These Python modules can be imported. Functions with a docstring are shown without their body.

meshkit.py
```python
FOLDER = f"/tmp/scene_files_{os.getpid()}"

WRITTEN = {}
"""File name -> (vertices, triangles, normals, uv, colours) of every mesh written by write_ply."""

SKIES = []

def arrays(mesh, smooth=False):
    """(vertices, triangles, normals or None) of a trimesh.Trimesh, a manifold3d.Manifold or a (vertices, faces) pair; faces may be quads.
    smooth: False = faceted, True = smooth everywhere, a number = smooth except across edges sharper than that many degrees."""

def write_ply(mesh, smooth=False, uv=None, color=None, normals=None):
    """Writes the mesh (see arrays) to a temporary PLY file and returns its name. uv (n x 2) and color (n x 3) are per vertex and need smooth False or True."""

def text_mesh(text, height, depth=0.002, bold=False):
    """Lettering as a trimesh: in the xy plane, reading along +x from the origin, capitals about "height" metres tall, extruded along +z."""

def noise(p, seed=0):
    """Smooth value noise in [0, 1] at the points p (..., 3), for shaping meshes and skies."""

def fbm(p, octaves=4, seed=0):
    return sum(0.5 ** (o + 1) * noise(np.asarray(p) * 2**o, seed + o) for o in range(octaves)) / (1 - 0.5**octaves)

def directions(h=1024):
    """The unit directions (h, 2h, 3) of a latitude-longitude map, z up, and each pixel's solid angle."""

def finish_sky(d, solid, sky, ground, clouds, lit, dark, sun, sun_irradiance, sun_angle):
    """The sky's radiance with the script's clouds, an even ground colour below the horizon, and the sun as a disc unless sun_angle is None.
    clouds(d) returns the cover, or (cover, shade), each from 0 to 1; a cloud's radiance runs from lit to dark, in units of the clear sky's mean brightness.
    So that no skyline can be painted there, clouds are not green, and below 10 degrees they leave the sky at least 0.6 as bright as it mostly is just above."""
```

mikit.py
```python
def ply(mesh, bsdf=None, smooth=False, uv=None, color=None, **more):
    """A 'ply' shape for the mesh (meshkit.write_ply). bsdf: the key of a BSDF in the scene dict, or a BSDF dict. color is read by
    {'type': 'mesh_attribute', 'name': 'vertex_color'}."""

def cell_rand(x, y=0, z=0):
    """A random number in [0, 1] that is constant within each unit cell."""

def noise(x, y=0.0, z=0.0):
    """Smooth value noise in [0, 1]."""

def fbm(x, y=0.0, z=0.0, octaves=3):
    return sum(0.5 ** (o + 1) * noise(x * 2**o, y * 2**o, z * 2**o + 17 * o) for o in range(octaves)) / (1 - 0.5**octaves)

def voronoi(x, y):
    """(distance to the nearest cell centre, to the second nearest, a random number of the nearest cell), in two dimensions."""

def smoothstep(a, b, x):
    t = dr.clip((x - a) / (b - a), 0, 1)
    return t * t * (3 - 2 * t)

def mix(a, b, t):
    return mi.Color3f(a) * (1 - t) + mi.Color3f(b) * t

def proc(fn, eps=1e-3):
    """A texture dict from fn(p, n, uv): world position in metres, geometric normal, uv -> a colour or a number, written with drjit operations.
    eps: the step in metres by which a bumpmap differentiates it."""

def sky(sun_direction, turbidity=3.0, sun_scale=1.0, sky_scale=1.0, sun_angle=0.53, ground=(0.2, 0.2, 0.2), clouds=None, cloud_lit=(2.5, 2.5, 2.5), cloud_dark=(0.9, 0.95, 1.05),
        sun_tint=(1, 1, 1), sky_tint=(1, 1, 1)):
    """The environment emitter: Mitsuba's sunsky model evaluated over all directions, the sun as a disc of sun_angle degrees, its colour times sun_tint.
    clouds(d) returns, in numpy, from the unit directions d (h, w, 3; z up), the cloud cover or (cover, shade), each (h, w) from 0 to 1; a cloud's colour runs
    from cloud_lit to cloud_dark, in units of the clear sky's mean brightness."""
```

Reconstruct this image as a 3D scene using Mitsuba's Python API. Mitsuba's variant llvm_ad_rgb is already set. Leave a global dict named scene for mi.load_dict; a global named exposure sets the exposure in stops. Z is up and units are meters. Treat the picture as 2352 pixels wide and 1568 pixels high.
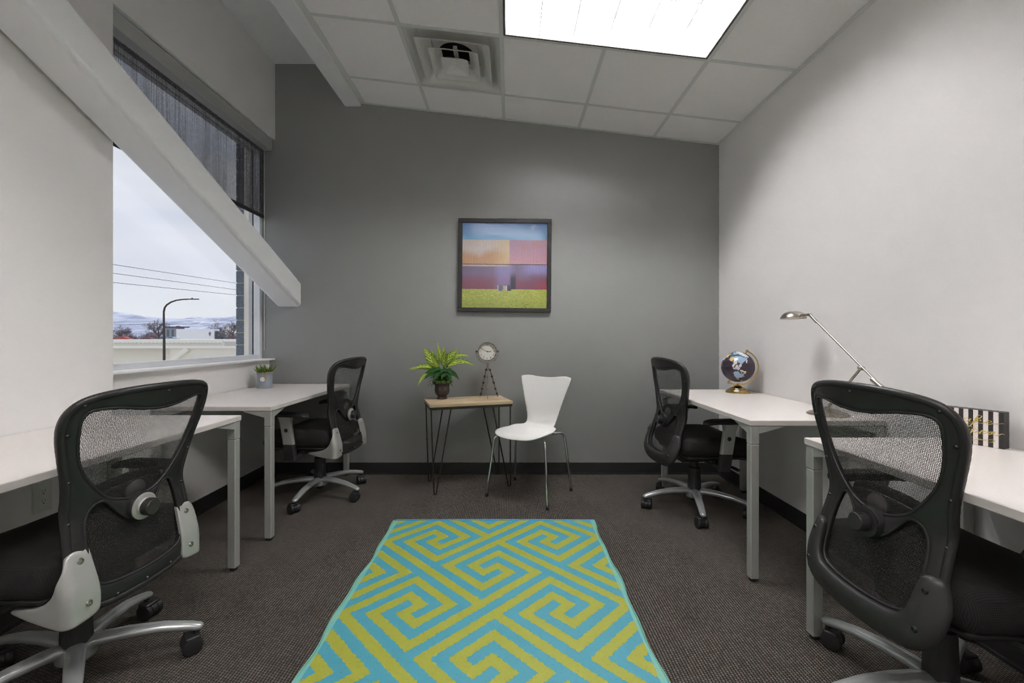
import math
import numpy as np, trimesh, shapely, drjit as dr, mitsuba as mi, mikit, meshkit
import manifold3d as m3
from scipy.spatial import Delaunay
from shapely.geometry import Polygon, LineString, Point, box as sbox
from shapely.ops import unary_union
T = mi.ScalarTransform4f
rng = np.random.default_rng(7)

# ---------------------------------------------------------------- camera, sky, lights
CX, CY, F, H0 = 1171.0, 776.0, 993.0, 1.10          # pixels of the 2352 x 1568 frame; eye height
scene, labels = {}, {}
scene['camera'] = {'type': 'perspective', 'fov_axis': 'x', 'fov': 2 * math.degrees(math.atan(1176 / F)),
                   'principal_point_offset_x': (1176 - CX) / 2352, 'principal_point_offset_y': (784 - CY) / 1568,
                   'near_clip': 0.02, 'far_clip': 20000.0,
                   'to_world': T().look_at([0, 0, H0], [0, 1, H0], [0, 0, 1])}
exposure = 0.0


def clouds(d):
    n = meshkit.fbm(np.stack([d[..., 0] * 3, d[..., 1] * 3, d[..., 2] * 11], -1) + 3.1, 4, seed=3)
    shade = np.clip((n - 0.33) * 2.2, 0, 1) * np.clip((d[..., 2] - 0.05) / 0.16, 0, 1)
    return np.full(d.shape[:2], 0.93), shade


SKY = 0.30
scene['sky'] = mikit.sky([-0.3, -0.7, 0.6], turbidity=4.0, sun_scale=0.0, sky_scale=5.9, ground=(0.45, 0.44, 0.43), clouds=clouds,
                         cloud_lit=(1.32, 1.35, 1.44), cloud_dark=(0.86, 0.93, 1.16))
TUBE_FRONT, TUBE_ADDED = (150.0, 147.5, 148.0), (174.0, 167.5, 163.0)     # tube radiance: the light in view, then the added unseen one


# ---------------------------------------------------------------- helpers
def lin(c):
    c = np.asarray(c, float) / 255
    return [float(x) for x in np.where(c <= 0.04045, c / 12.92, ((c + 0.055) / 1.055) ** 2.4)]


def mat(key, rgb=None, rough=0.5, metallic=0.0, spec=0.5, tex=None, bump=None, bump_scale=1.0, eps=1e-3, **more):
    b = {'type': 'principled', 'base_color': mikit.proc(tex) if tex else {'type': 'rgb', 'value': lin(rgb)}, 'roughness': rough,
         'metallic': metallic, 'specular': spec, **more}
    if bump:
        b = {'type': 'bumpmap', 'bump': mikit.proc(bump, eps), 'scale': bump_scale, 'bsdf': b}
    scene[key] = {'type': 'twosided', 'bsdf': b}
    return key


_used = {}


def key_for(base):
    n = _used.get(base, 0)
    _used[base] = n + 1
    return base if n == 0 else f'{base}_{n:03d}'


def M4(m):
    return T(np.asarray(m, float))


def put(base, mesh, m, smooth=False, to=None, parent=None, label=None, cat=None, group=None, kind=None, **more):
    """One entry of the scene."""
    key = key_for(f'{parent}__{base}' if parent else base)
    scene[key] = mesh if isinstance(mesh, dict) else mikit.ply(mesh, m, smooth=smooth, **more)
    if to is not None:
        scene[key] = {**scene[key], 'to_world': to if isinstance(to, mi.ScalarTransform4f) else M4(to)}
    tag(key, label, cat, group, kind)
    return key


def tag(key, label=None, cat=None, group=None, kind=None):
    d = {k: v for k, v in (('label', label), ('category', cat), ('group', group), ('kind', kind)) if v}
    if d:
        labels[key] = {**labels.get(key, {}), **d}
    return key


def thing(base, label, cat, group=None):
    return tag(key_for(base), label, cat, group)


class Kit:
    """Parts of one kind of thing, placed as often as wanted: parts is a list of (name path, shape dict, label, kind)."""

    def __init__(self):
        self.parts, self.n = [], {}

    def add(self, name, mesh, m, smooth=False, parent=None, label=None, kind=None, to=None, **more):
        base = f'{parent}__{name}' if parent else name
        n = self.n.get(base, 0)
        self.n[base] = n + 1
        path = base if n == 0 else f'{base}_{n:03d}'
        d = mesh if isinstance(mesh, dict) else mikit.ply(mesh, m, smooth=smooth, **more)
        self.parts.append((path, d, label, kind, np.eye(4) if to is None else np.asarray(to, float)))
        return path

    def place(self, base, M, label, cat, group=None, swap=None, skip=()):
        root = thing(base, label, cat, group)
        for path, d, lab, kind, own in self.parts:
            if path in skip:
                continue
            d = dict(d)
            if swap and path in swap:
                d['bsdf'] = {'type': 'ref', 'id': swap[path]}
            d['to_world'] = M4(np.asarray(M) @ own)
            scene[f'{root}__{path}'] = d
            tag(f'{root}__{path}', lab, None, None, kind)
        return root


def cat(*ms):
    out = []
    for m in ms:
        if hasattr(m, 'to_mesh'):
            k = m.to_mesh()
            m = trimesh.Trimesh(k.vert_properties[:, :3], k.tri_verts, process=False)
        out += m if isinstance(m, list) else [m]
    return trimesh.util.concatenate(out)


def bx(x0, x1, y0, y1, z0, z1, c=0.0):
    """A box, its edges chamfered by c."""
    if c <= 0:
        b = trimesh.creation.box([x1 - x0, y1 - y0, z1 - z0])
        b.apply_translation([(x0 + x1) / 2, (y0 + y1) / 2, (z0 + z1) / 2])
        return b
    h = np.array([x1 - x0, y1 - y0, z1 - z0]) / 2
    c = min(c, h.min() * 0.98)
    p = []
    for s in np.ndindex(2, 2, 2):
        s = np.array(s) * 2 - 1
        for k in range(3):
            q = h - c
            q[k] = h[k]
            p.append(s * q)
    m = trimesh.convex.convex_hull(np.array(p))
    m.apply_translation([(x0 + x1) / 2, (y0 + y1) / 2, (z0 + z1) / 2])
    return m


def cyl(p0, p1, r, n=20, r1=None):
    return tube([p0, p1], [r, r if r1 is None else r1], n)


def tube(pts, r, n=10, cap=True, closed=False, up=None):
    p = np.asarray(pts, float)
    k = len(p)
    r = np.broadcast_to(np.asarray(r, float), (k,))
    if closed:
        t = np.roll(p, -1, 0) - np.roll(p, 1, 0)
    else:
        t = np.gradient(p, axis=0)
    t /= np.linalg.norm(t, axis=1, keepdims=True) + 1e-12
    a = np.cross(t[0], [0, 0, 1.0] if abs(t[0][2]) < 0.9 else [1.0, 0, 0])
    A = []
    for i in range(k):
        a = a - t[i] * (a @ t[i])
        a = a / (np.linalg.norm(a) + 1e-12)
        A.append(a)
    A = np.array(A)
    B = np.cross(t, A)
    th = np.arange(n) * 2 * np.pi / n
    v = p[:, None] + r[:, None, None] * (np.cos(th)[None, :, None] * A[:, None] + np.sin(th)[None, :, None] * B[:, None])
    v = v.reshape(-1, 3)
    f = []
    for i in range(k if closed else k - 1):
        j = (i + 1) % k
        for s in range(n):
            s2 = (s + 1) % n
            a0, a1, b0, b1 = i * n + s, i * n + s2, j * n + s, j * n + s2
            f += [[a0, a1, b1], [a0, b1, b0]]
    if cap and not closed:
        v = np.vstack([v, p[0], p[-1]])
        c0, c1 = len(v) - 2, len(v) - 1
        for s in range(n):
            s2 = (s + 1) % n
            f += [[c0, s2, s], [c1, (k - 1) * n + s, (k - 1) * n + s2]]
    m = trimesh.Trimesh(v, f, process=False)
    return m


def lathe(prof, n=32, center=(0, 0, 0), a0=0.0):
    """prof: (r, z) from bottom to top."""
    prof = np.asarray(prof, float)
    th = a0 + np.arange(n) * 2 * np.pi / n
    v = np.stack([prof[:, None, 0] * np.cos(th), prof[:, None, 0] * np.sin(th), np.repeat(prof[:, 1:2], n, 1)], -1).reshape(-1, 3)
    f = []
    for i in range(len(prof) - 1):
        for s in range(n):
            s2 = (s + 1) % n
            a, b, c, d = i * n + s, i * n + s2, (i + 1) * n + s2, (i + 1) * n + s
            if prof[i, 0] > 1e-9:
                f.append([a, b, c])
            if prof[i + 1, 0] > 1e-9:
                f.append([a, c, d])
    m = trimesh.Trimesh(v, f, process=False)
    m.merge_vertices()
    m.apply_translation(center)
    return m


def align(m, z, at=(0, 0, 0), x=None):
    """Turn the mesh's +z to the direction z and move it to at."""
    z = np.asarray(z, float) / np.linalg.norm(z)
    x = np.asarray(x, float) if x is not None else (np.array([1.0, 0, 0]) if abs(z[0]) < 0.9 else np.array([0, 1.0, 0]))
    x = x - z * (x @ z)
    x /= np.linalg.norm(x)
    R = np.eye(4)
    R[:3, :3] = np.stack([x, np.cross(z, x), z], 1)
    R[:3, 3] = at
    m = m.copy()
    m.apply_transform(R)
    return m


def rot(axis, deg, at=(0, 0, 0)):
    return trimesh.transformations.rotation_matrix(math.radians(deg), axis, at)


def move(x, y, z=0.0):
    m = np.eye(4)
    m[:3, 3] = x, y, z
    return m


def rounded(pts, r):
    return Polygon(pts).buffer(-r, quad_segs=8).buffer(2 * r, quad_segs=8).buffer(-r, quad_segs=8)


def mirror(half):
    """A polygon from its right half, listed from the axis at the bottom to the axis at the top."""
    h = [tuple(p) for p in half]
    return h + [(-x, y) for x, y in h[::-1] if abs(x) > 1e-9]


def chaikin(pts, it=3):
    p = np.asarray(pts, float)
    for _ in range(it):
        q = np.roll(p, -1, 0)
        p = np.stack([p * .75 + q * .25, p * .25 + q * .75], 1).reshape(-1, 2)
    return p


def ring_points(ring, h):
    n = max(8, int(math.ceil(ring.length / h)))
    return np.array([ring.interpolate(i / n, normalized=True).coords[0] for i in range(n)])


def pillow(poly, h, t, R, warp=None, flat=0.0):
    """A rounded plate over a polygon: thickness rises from nothing (or flat) at the edge to t at distance R inside."""
    rings = [ring_points(r, h) for r in [poly.exterior, *poly.interiors]]
    b = np.vstack(rings)
    x0, y0, x1, y1 = poly.bounds
    gx, gy = np.meshgrid(np.arange(x0, x1 + h, h), np.arange(y0, y1 + h, h * 0.866))
    gx = gx + (np.arange(len(gx)) % 2)[:, None] * h / 2
    g = np.stack([gx.ravel(), gy.ravel()], 1)
    inner = poly.buffer(-0.55 * h)
    g = g[shapely.contains_xy(inner, g[:, 0], g[:, 1])]
    near = []
    for off in (0.15 * R, 0.45 * R):                    # extra rows where the edge rounds off
        if off < 0.55 * h:
            q = poly.buffer(-off)
            for pg in getattr(q, 'geoms', [q]):
                if not pg.is_empty:
                    near += [ring_points(r, h) for r in [pg.exterior, *pg.interiors]]
    p = np.vstack([b, *near, g])
    tri = Delaunay(p).simplices
    c = p[tri].mean(1)
    tri = tri[shapely.contains_xy(poly, c[:, 0], c[:, 1])]
    a = p[tri]
    area = np.cross(a[:, 1] - a[:, 0], a[:, 2] - a[:, 0])
    tri = tri[np.abs(area) > 1e-12]
    area = area[np.abs(area) > 1e-12]
    tri[area < 0] = tri[area < 0][:, ::-1]
    d = shapely.distance(shapely.points(p), poly.boundary)
    d[:len(b)] = 0
    th = flat + (t - flat) * np.sqrt(np.clip(1 - (1 - np.clip(d / R, 0, 1)) ** 2, 0, 1))
    n, nb = len(p), len(b)
    if flat > 0:
        v = np.vstack([np.c_[p, th], np.c_[p, -th]])
        f = [tri, tri[:, ::-1] + n]
        i = 0
        for r in rings:
            k = len(r)
            s = np.arange(k) + i
            e = (np.arange(k) + 1) % k + i
            f += [np.stack([s, s + n, e + n], 1), np.stack([s, e + n, e], 1)]
            i += k
        f = np.vstack(f)
    else:
        v = np.vstack([np.c_[p, th], np.c_[p[nb:], -th[nb:]]])
        other = np.where(np.arange(n) < nb, np.arange(n), np.arange(n) + n - nb)
        f = np.vstack([tri, other[tri[:, ::-1]]])
    if warp is not None:
        v = warp(v[:, 0], v[:, 1], v[:, 2])
    m = trimesh.Trimesh(v, f, process=False)
    m.fix_normals()
    return m


def hulls(points, radii, squash=(1, 1, 1), seg=20):
    """Spheres hulled pairwise along a chain, as a Manifold."""
    out = []
    for i in range(len(points) - 1):
        pair = [m3.Manifold.sphere(radii[k], seg).scale(squash).translate([float(x) for x in points[k]]) for k in (i, i + 1)]
        out.append(m3.Manifold.batch_hull(pair))
    return m3.Manifold.batch_boolean(out, m3.OpType.Add)


def soften(man, edge=0.006, it=12):
    k = man.refine_to_length(edge).to_mesh()
    m = trimesh.Trimesh(k.vert_properties[:, :3], k.tri_verts, process=True)
    trimesh.smoothing.filter_taubin(m, lamb=0.5, nu=0.51, iterations=it)
    return m


def man_box(x0, x1, y0, y1, z0, z1):
    return m3.Manifold.cube([x1 - x0, y1 - y0, z1 - z0]).translate([x0, y0, z0])


def at(u, v, y):
    """The point at depth y that the frame shows at pixel (u, v)."""
    return np.array([(u - CX) / F * y, y, H0 - (v - CY) / F * y])


# ---------------------------------------------------------------- materials
noise, fbm, smoothstep, mix = mikit.noise, mikit.fbm, mikit.smoothstep, mikit.mix


def wall_bump(p, n, uv):
    return fbm(p.x * 190, p.y * 190, p.z * 190, 2)


mat('paint_white', (240, 238, 237), 0.55, spec=0.35, bump=wall_bump, bump_scale=0.0007)
mat('paint_grey', (138, 140, 138), 0.42, spec=0.45, bump=wall_bump, bump_scale=0.0007)
mat('paint_trim', (240, 241, 242), 0.4, spec=0.4)
mat('ceiling_paint', (240, 241, 242), 0.7, spec=0.2)


def tile_tex(p, n, uv):
    s = noise(p.x * 900, p.y * 900) * 0.6 + noise(p.x * 420, p.y * 420) * 0.4
    return mix(lin((245, 243, 241)), lin((236, 234, 232)), smoothstep(0.55, 0.8, s))


mat('ceiling_tile', rough=0.9, spec=0.1, tex=tile_tex)
mat('tee_paint', (216, 218, 214), 0.5, spec=0.3)
mat('baseboard_rubber', (34, 34, 34), 0.45, spec=0.4)


def carpet_h(x, y):
    """Rows of loops: (ridge across the row, loop along it, row, loop number)."""
    u = x / 0.0108
    i = dr.floor(u)
    w = y / 0.0100 + i * 0.36 + 0.25 * mikit.cell_rand(i, 3)
    j = dr.floor(w)
    return dr.sin((u - i) * np.pi), dr.abs(dr.sin((w - j) * np.pi)), i, j


def carpet_tex(p, n, uv):
    ridge, loop, i, j = carpet_h(p.x, p.y)
    r = mikit.cell_rand(i, j, 5)
    patch = fbm(p.x * 7, p.y * 7, 0, 3)
    fibre = noise(p.x * 1500, p.y * 900)
    c = mix(lin((64, 61, 58)), lin((118, 112, 105)), dr.clip(r * 0.5 + patch * 0.3 + fibre * 0.4 - 0.12, 0, 1))
    red = smoothstep(0.8, 0.95, mikit.cell_rand(i, dr.floor(j / 4), 9))
    c = mix(c, lin((104, 88, 80)), red * 0.4)
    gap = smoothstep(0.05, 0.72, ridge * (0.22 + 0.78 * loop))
    return mix(lin((22, 20, 19)), c, gap)  # grooves between loops darkened in the colour, as occlusion shade


def carpet_bump(p, n, uv):
    ridge, loop, i, j = carpet_h(p.x, p.y)
    return ridge * (0.35 + 0.65 * loop)


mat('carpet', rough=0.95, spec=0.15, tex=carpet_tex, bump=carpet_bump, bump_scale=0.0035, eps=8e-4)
mat('desk_white', (210, 204, 200), 0.32, spec=0.4)
mat('desk_edge', (214, 211, 204), 0.4, spec=0.4)
mat('leg_paint', (178, 180, 176), 0.38, metallic=0.35, spec=0.5)
mat('rubber_black', (22, 22, 22), 0.6)


def plastic_bump(p, n, uv):
    return noise(p.x * 900, p.y * 900, p.z * 900)


mat('chair_plastic', (25, 25, 25), 0.42, spec=0.4, bump=plastic_bump, bump_scale=0.00025)
mat('chair_yoke', (36, 36, 36), 0.44, spec=0.4, bump=plastic_bump, bump_scale=0.00025)
mat('chair_strand', (38, 37, 36), 0.7, spec=0.3)


def seat_tex(p, n, uv):
    q = 0.0046
    flat = dr.abs(n.z) > 0.6
    side = dr.abs(n.x) > dr.abs(n.y)
    a = dr.select(flat, p.x, dr.select(side, p.y, p.x)) / q
    b = dr.select(flat, p.y, p.z) / q
    d = dr.square(a - dr.floor(a) - 0.5) + dr.square(b - dr.floor(b) - 0.5)
    return mix(lin((15, 15, 15)), lin((30, 29, 28)), smoothstep(0.05, 0.16, d))


mat('seat_fabric', rough=0.85, spec=0.25, tex=seat_tex, sheen=0.3)
mat('chair_black', (24, 24, 25), 0.5)
mat('lumbar_plastic', (40, 38, 37), 0.42)
mat('chair_silver', (182, 184, 181), 0.34, metallic=0.35, spec=0.5)
mat('bracket_silver', (186, 187, 183), 0.42, metallic=0.45, spec=0.5)
mat('base_silver', (176, 180, 180), 0.26, metallic=0.45, spec=0.5)
mat('screw_dark', (60, 60, 60), 0.3, metallic=0.8)
mat('screw_steel', (190, 188, 180), 0.22, metallic=1.0)
mat('chrome', (225, 226, 226), 0.08, metallic=1.0)
mat('brushed_nickel', (186, 178, 166), 0.28, metallic=1.0)
mat('brass', (190, 162, 108), 0.26, metallic=1.0)
mat('aluminium_white', (226, 228, 232), 0.4, metallic=0.1)
mat('aluminium_grey', (168, 170, 174), 0.4, metallic=0.3)
mat('shade_metal', (186, 187, 185), 0.4, metallic=0.3)
mat('shade_fabric', (62, 60, 62), 0.8, spec=0.2)
mat('black_iron', (42, 38, 34), 0.45, metallic=0.5)
mat('white_shell', (232, 231, 228), 0.28, spec=0.5)
mat('frame_black', (26, 25, 24), 0.4)
mat('louver_white', (236, 236, 238), 0.25, spec=0.6)
mat('louver_edge_shade', (118, 106, 108), 0.5)  # dark colour standing for the unlit lower edges of the white blades
mat('light_frame', (92, 84, 80), 0.4, metallic=0.3)
mat('vent_white', (214, 214, 210), 0.5)
mat('vent_dark', (30, 28, 26), 0.7)
scene['glass_pane'] = {'type': 'thindielectric', 'int_ior': 1.5}

# ---------------------------------------------------------------- the room
XL, XR, YB, YR = -1.90, 1.694, 3.50, -0.90          # left, right, back and rear faces
WZ0, WZ1, WY0 = 0.935, 2.707, 2.07                  # window opening
XW = -1.945                                         # face of the wall below the sill
UPZ = 3.317                                         # flat upper ceiling by the window
CS = 0.1164                                         # slope of the tiled ceiling
CL = -1.204                                         # its left edge, at height 2.998
ang = math.atan(CS)
ca, sa = math.cos(ang), math.sin(ang)
CM = np.eye(4)                                      # ceiling frame: t down the slope, y, n up out of the ceiling
CM[:3, 0], CM[:3, 1], CM[:3, 2] = (ca, 0, -sa), (0, 1, 0), (sa, 0, ca)
CM[:3, 3] = CL, 0, 2.998

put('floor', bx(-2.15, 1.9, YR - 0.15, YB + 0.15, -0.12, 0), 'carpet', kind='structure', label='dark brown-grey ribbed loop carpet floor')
put('wall_back', bx(-2.15, 1.9, YB, YB + 0.15, 0, 3.7), 'paint_grey', kind='structure', label='dark grey painted end wall with the framed picture')
lw = man_box(-2.0, XL, YR - 0.15, YB, 0, 3.7) - man_box(-2.1, XL + 0.1, WY0, YB + 0.1, WZ0, WZ1) - man_box(XW, XL + 0.1, WY0, YB + 0.1, -0.1, WZ0 - 0.012)
put('wall_left', lw, 'paint_white', kind='structure', label='white wall with the window on the left')
put('wall_left_outer', bx(-2.13, -2.0, YR - 0.15, WY0 - 0.03, 0, 3.7), 'paint_white', parent='wall_left')
put('wall_left_outer', bx(-2.13, -2.0, WY0 - 0.03, YB, 0, WZ0 - 0.012), 'paint_white', parent='wall_left')
put('wall_left_outer', bx(-2.13, -2.0, WY0 - 0.03, YB, 2.64, 3.7), 'paint_white', parent='wall_left')
put('wall_right', bx(XR, XR + 0.15, YR - 0.15, YB, 0, 3.7), 'paint_white', kind='structure', label='plain white wall on the right')
put('wall_rear', bx(-2.15, 1.9, YR - 0.15, YR, 0, 3.7), 'paint_white', kind='structure', label='white wall behind the camera')
put('door_1', bx(0.2, 1.12, YR, YR + 0.035, 0.01, 2.1, 0.004), 'desk_white', kind='structure', label='white flush door behind the camera')
put('door_handle', cat(cyl((0.29, YR + 0.03, 1.0), (0.29, YR + 0.075, 1.0), 0.011), cyl((0.28, YR + 0.075, 1.0), (0.40, YR + 0.075, 1.0), 0.009)), 'chrome', 40, parent='door_1')

# tiled ceiling: deck, tees, tiles
tees = [0.5527 + 0.6096 * k for k in range(4)]
TEND = (XR - CL) / ca
rows = [3.14, 2.53, 1.92, 1.31, 0.70, 0.09, -0.52]
deck = bx(-0.1, TEND + 0.2, YR - 0.1, YB + 0.1, 0.16, 0.2)
put('ceiling', deck, 'paint_white', to=CM, kind='structure', label='sloping suspended ceiling of white lay-in tiles')
put('deck', bx(-2.15, -1.0, YR - 0.1, YB + 0.1, UPZ, UPZ + 0.1), 'ceiling_paint', parent='ceiling', label='flat white upper ceiling by the window')
edges_t = [0.0, *tees, TEND]
edges_y = [YB, *rows, YR]
taken = {(2, 2), (3, 2), (1, 6), (2, 6), (1, 1)}     # cells (column, row) filled by lights and the air vent
tile_cache = {}
for c in range(5):
    for r in range(len(edges_y) - 1):
        if (c, r) in taken:
            continue
        t0, t1, y1, y0 = edges_t[c], edges_t[c + 1], edges_y[r], edges_y[r + 1]
        w, l = round(t1 - t0 - 0.008, 4), round(y1 - y0 - 0.008, 4)
        if (w, l) not in tile_cache:
            tile_cache[w, l] = mikit.ply(bx(-w / 2, w / 2, -l / 2, l / 2, 0.0035, 0.019, 0.0015), 'ceiling_tile')
        put('tile', tile_cache[w, l], None, to=CM @ move((t0 + t1) / 2, (y0 + y1) / 2), parent='ceiling')
tee = {}
for i, t in enumerate(tees):
    cuts = [(YR, rows[2]), (rows[1], YB)] if i == 2 else [(YR, rows[6]), (rows[5], YB)] if i == 1 else [(YR, YB)]
    for y0, y1 in cuts:
        put('grid_tee', cat(bx(t - 0.012, t + 0.012, y0, y1, 0, 0.002), bx(t - 0.001, t + 0.001, y0, y1, 0.002, 0.04)), 'tee_paint', to=CM, parent='ceiling')
for y in rows:
    put('grid_tee', bx(0, TEND, y - 0.012, y + 0.012, 0.0006, 0.0028), 'tee_paint', to=CM, parent='ceiling')
put('wall_angle', bx(0, TEND, YB - 0.022, YB, -0.001, 0.002), 'tee_paint', to=CM, parent='ceiling')
put('wall_angle', bx(TEND - 0.024, TEND, YR, YB, -0.001, 0.002), 'tee_paint', to=CM, parent='ceiling')
put('wall_angle', bx(0, 0.04, YR, YB, -0.0015, 0.0025), 'tee_paint', to=CM, parent='ceiling')
put('trim_1', bx(-1.333, CL, YR, YB, 2.973, UPZ, 0.002), 'paint_trim', kind='structure', label='white boxed bulkhead along the left edge of the tiled ceiling')
put('baseboard_back', cat(bx(-1.9, XR, YB - 0.006, YB, 0, 0.093), bx(-1.9, XR, YB - 0.016, YB - 0.006, 0, 0.012)), 'baseboard_rubber', kind='structure', label='black rubber baseboard under the grey wall')
put('baseboard_left', cat(bx(XL, XL + 0.006, YR, WY0, 0, 0.093), bx(XL + 0.006, XL + 0.016, YR, WY0, 0, 0.012), bx(XW, XW + 0.006, WY0, YB, 0, 0.093), bx(XW + 0.006, XW + 0.016, WY0, YB, 0, 0.012)), 'baseboard_rubber', kind='structure',
    label='black rubber baseboard along the left wall')
put('baseboard_right', cat(bx(XR - 0.006, XR, YR, YB, 0, 0.093), bx(XR - 0.016, XR - 0.006, YR, YB, 0, 0.012)), 'baseboard_rubber', kind='structure', label='black rubber baseboard along the right wall')

# window
put('window_1', cat(bx(-2.055, -2.005, YB - 0.035, YB, WZ0, 2.66, 0.002), bx(-2.055, -2.005, WY0 - 0.03, WY0 + 0.02, WZ0, 2.66, 0.002),
                    bx(-2.055, -2.012, WY0, YB, WZ0, 0.968, 0.003), bx(-2.055, -2.012, WY0, YB, 2.60, 2.66, 0.002)), 'aluminium_white', kind='structure',
    label='window with a white aluminium frame in the left wall')
put('gasket', cat(bx(-2.068, -2.055, YB - 0.028, YB, WZ0, 2.66), bx(-2.068, -2.055, WY0, YB, WZ0, 0.962), bx(-2.068, -2.055, WY0, YB, 2.606, 2.66)), 'rubber_black', parent='window_1')
put('outer_frame', cat(bx(-2.095, -2.068, YB - 0.032, YB, WZ0, 2.66, 0.002), bx(-2.13, -2.068, WY0 - 0.03, WY0 + 0.02, WZ0, 2.66, 0.002),
                       bx(-2.11, -2.068, WY0, YB, WZ0, 0.963, 0.002), bx(-2.11, -2.068, WY0, YB, 2.605, 2.66, 0.002)), 'aluminium_grey', parent='window_1')
mat('cream_trim', (232, 228, 216), 0.6)
put('outer_trim', bx(-2.135, -2.095, YB - 0.03, YB, WZ0, 2.66, 0.002), 'cream_trim', parent='window_1')
put('pane', trimesh.Trimesh([[-2.06, WY0, WZ0], [-2.06, YB, WZ0], [-2.06, YB, 2.64], [-2.06, WY0, 2.64]], [[0, 1, 2], [0, 2, 3]]), 'glass_pane', parent='window_1')
put('corner_bead', bx(-1.93, XL + 0.001, WY0, YB, WZ1 - 0.004, WZ1 + 0.002, 0.001), 'paint_trim', parent='wall_left')
put('trim_2', bx(-2.02, XL + 0.002, WY0, YB, WZ0 - 0.012, WZ0, 0.003), 'paint_trim', kind='structure', label='white window sill')

# diagonal brace
bw, slope = 0.2, 0.46
bt = 1.558 - 1.354
sect = Polygon([(-1.889, 0), (-1.692, 0), (-1.692, bt), (-1.889, bt)]).buffer(-0.03).buffer(0.03, quad_segs=12)
sect = np.array(sect.exterior.coords)[:-1]
ends = np.minimum((UPZ - 1.354 - sect[:, 1]) / slope, YB - YR)
nr = 24
bv = np.array([np.stack([sect[:, 0], YB - ends * q, 1.354 + sect[:, 1] + slope * ends * q], 1) for q in np.linspace(0, 1, nr)])
ns_ = len(sect)
bi = np.arange(nr * ns_).reshape(nr, ns_)
bf = np.stack([bi[:-1], np.roll(bi, -1, 1)[:-1], np.roll(bi, -1, 1)[1:], bi[1:]], -1).reshape(-1, 4)
bf = np.vstack([bf[:, [0, 1, 2]], bf[:, [0, 2, 3]], [[0, k + 1, k] for k in range(1, ns_ - 1)], [[bi[-1, 0], bi[-1, k], bi[-1, k + 1]] for k in range(1, ns_ - 1)]])
bmf = trimesh.Trimesh(bv.reshape(-1, 3), bf, process=False)
bmf.fix_normals()
put('diagonal_beam', bmf, 'paint_trim', 50, label='white square steel brace running diagonally across the window', cat='beam')

# ---------------------------------------------------------------- ceiling lights
scene_tube = {}


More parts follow.
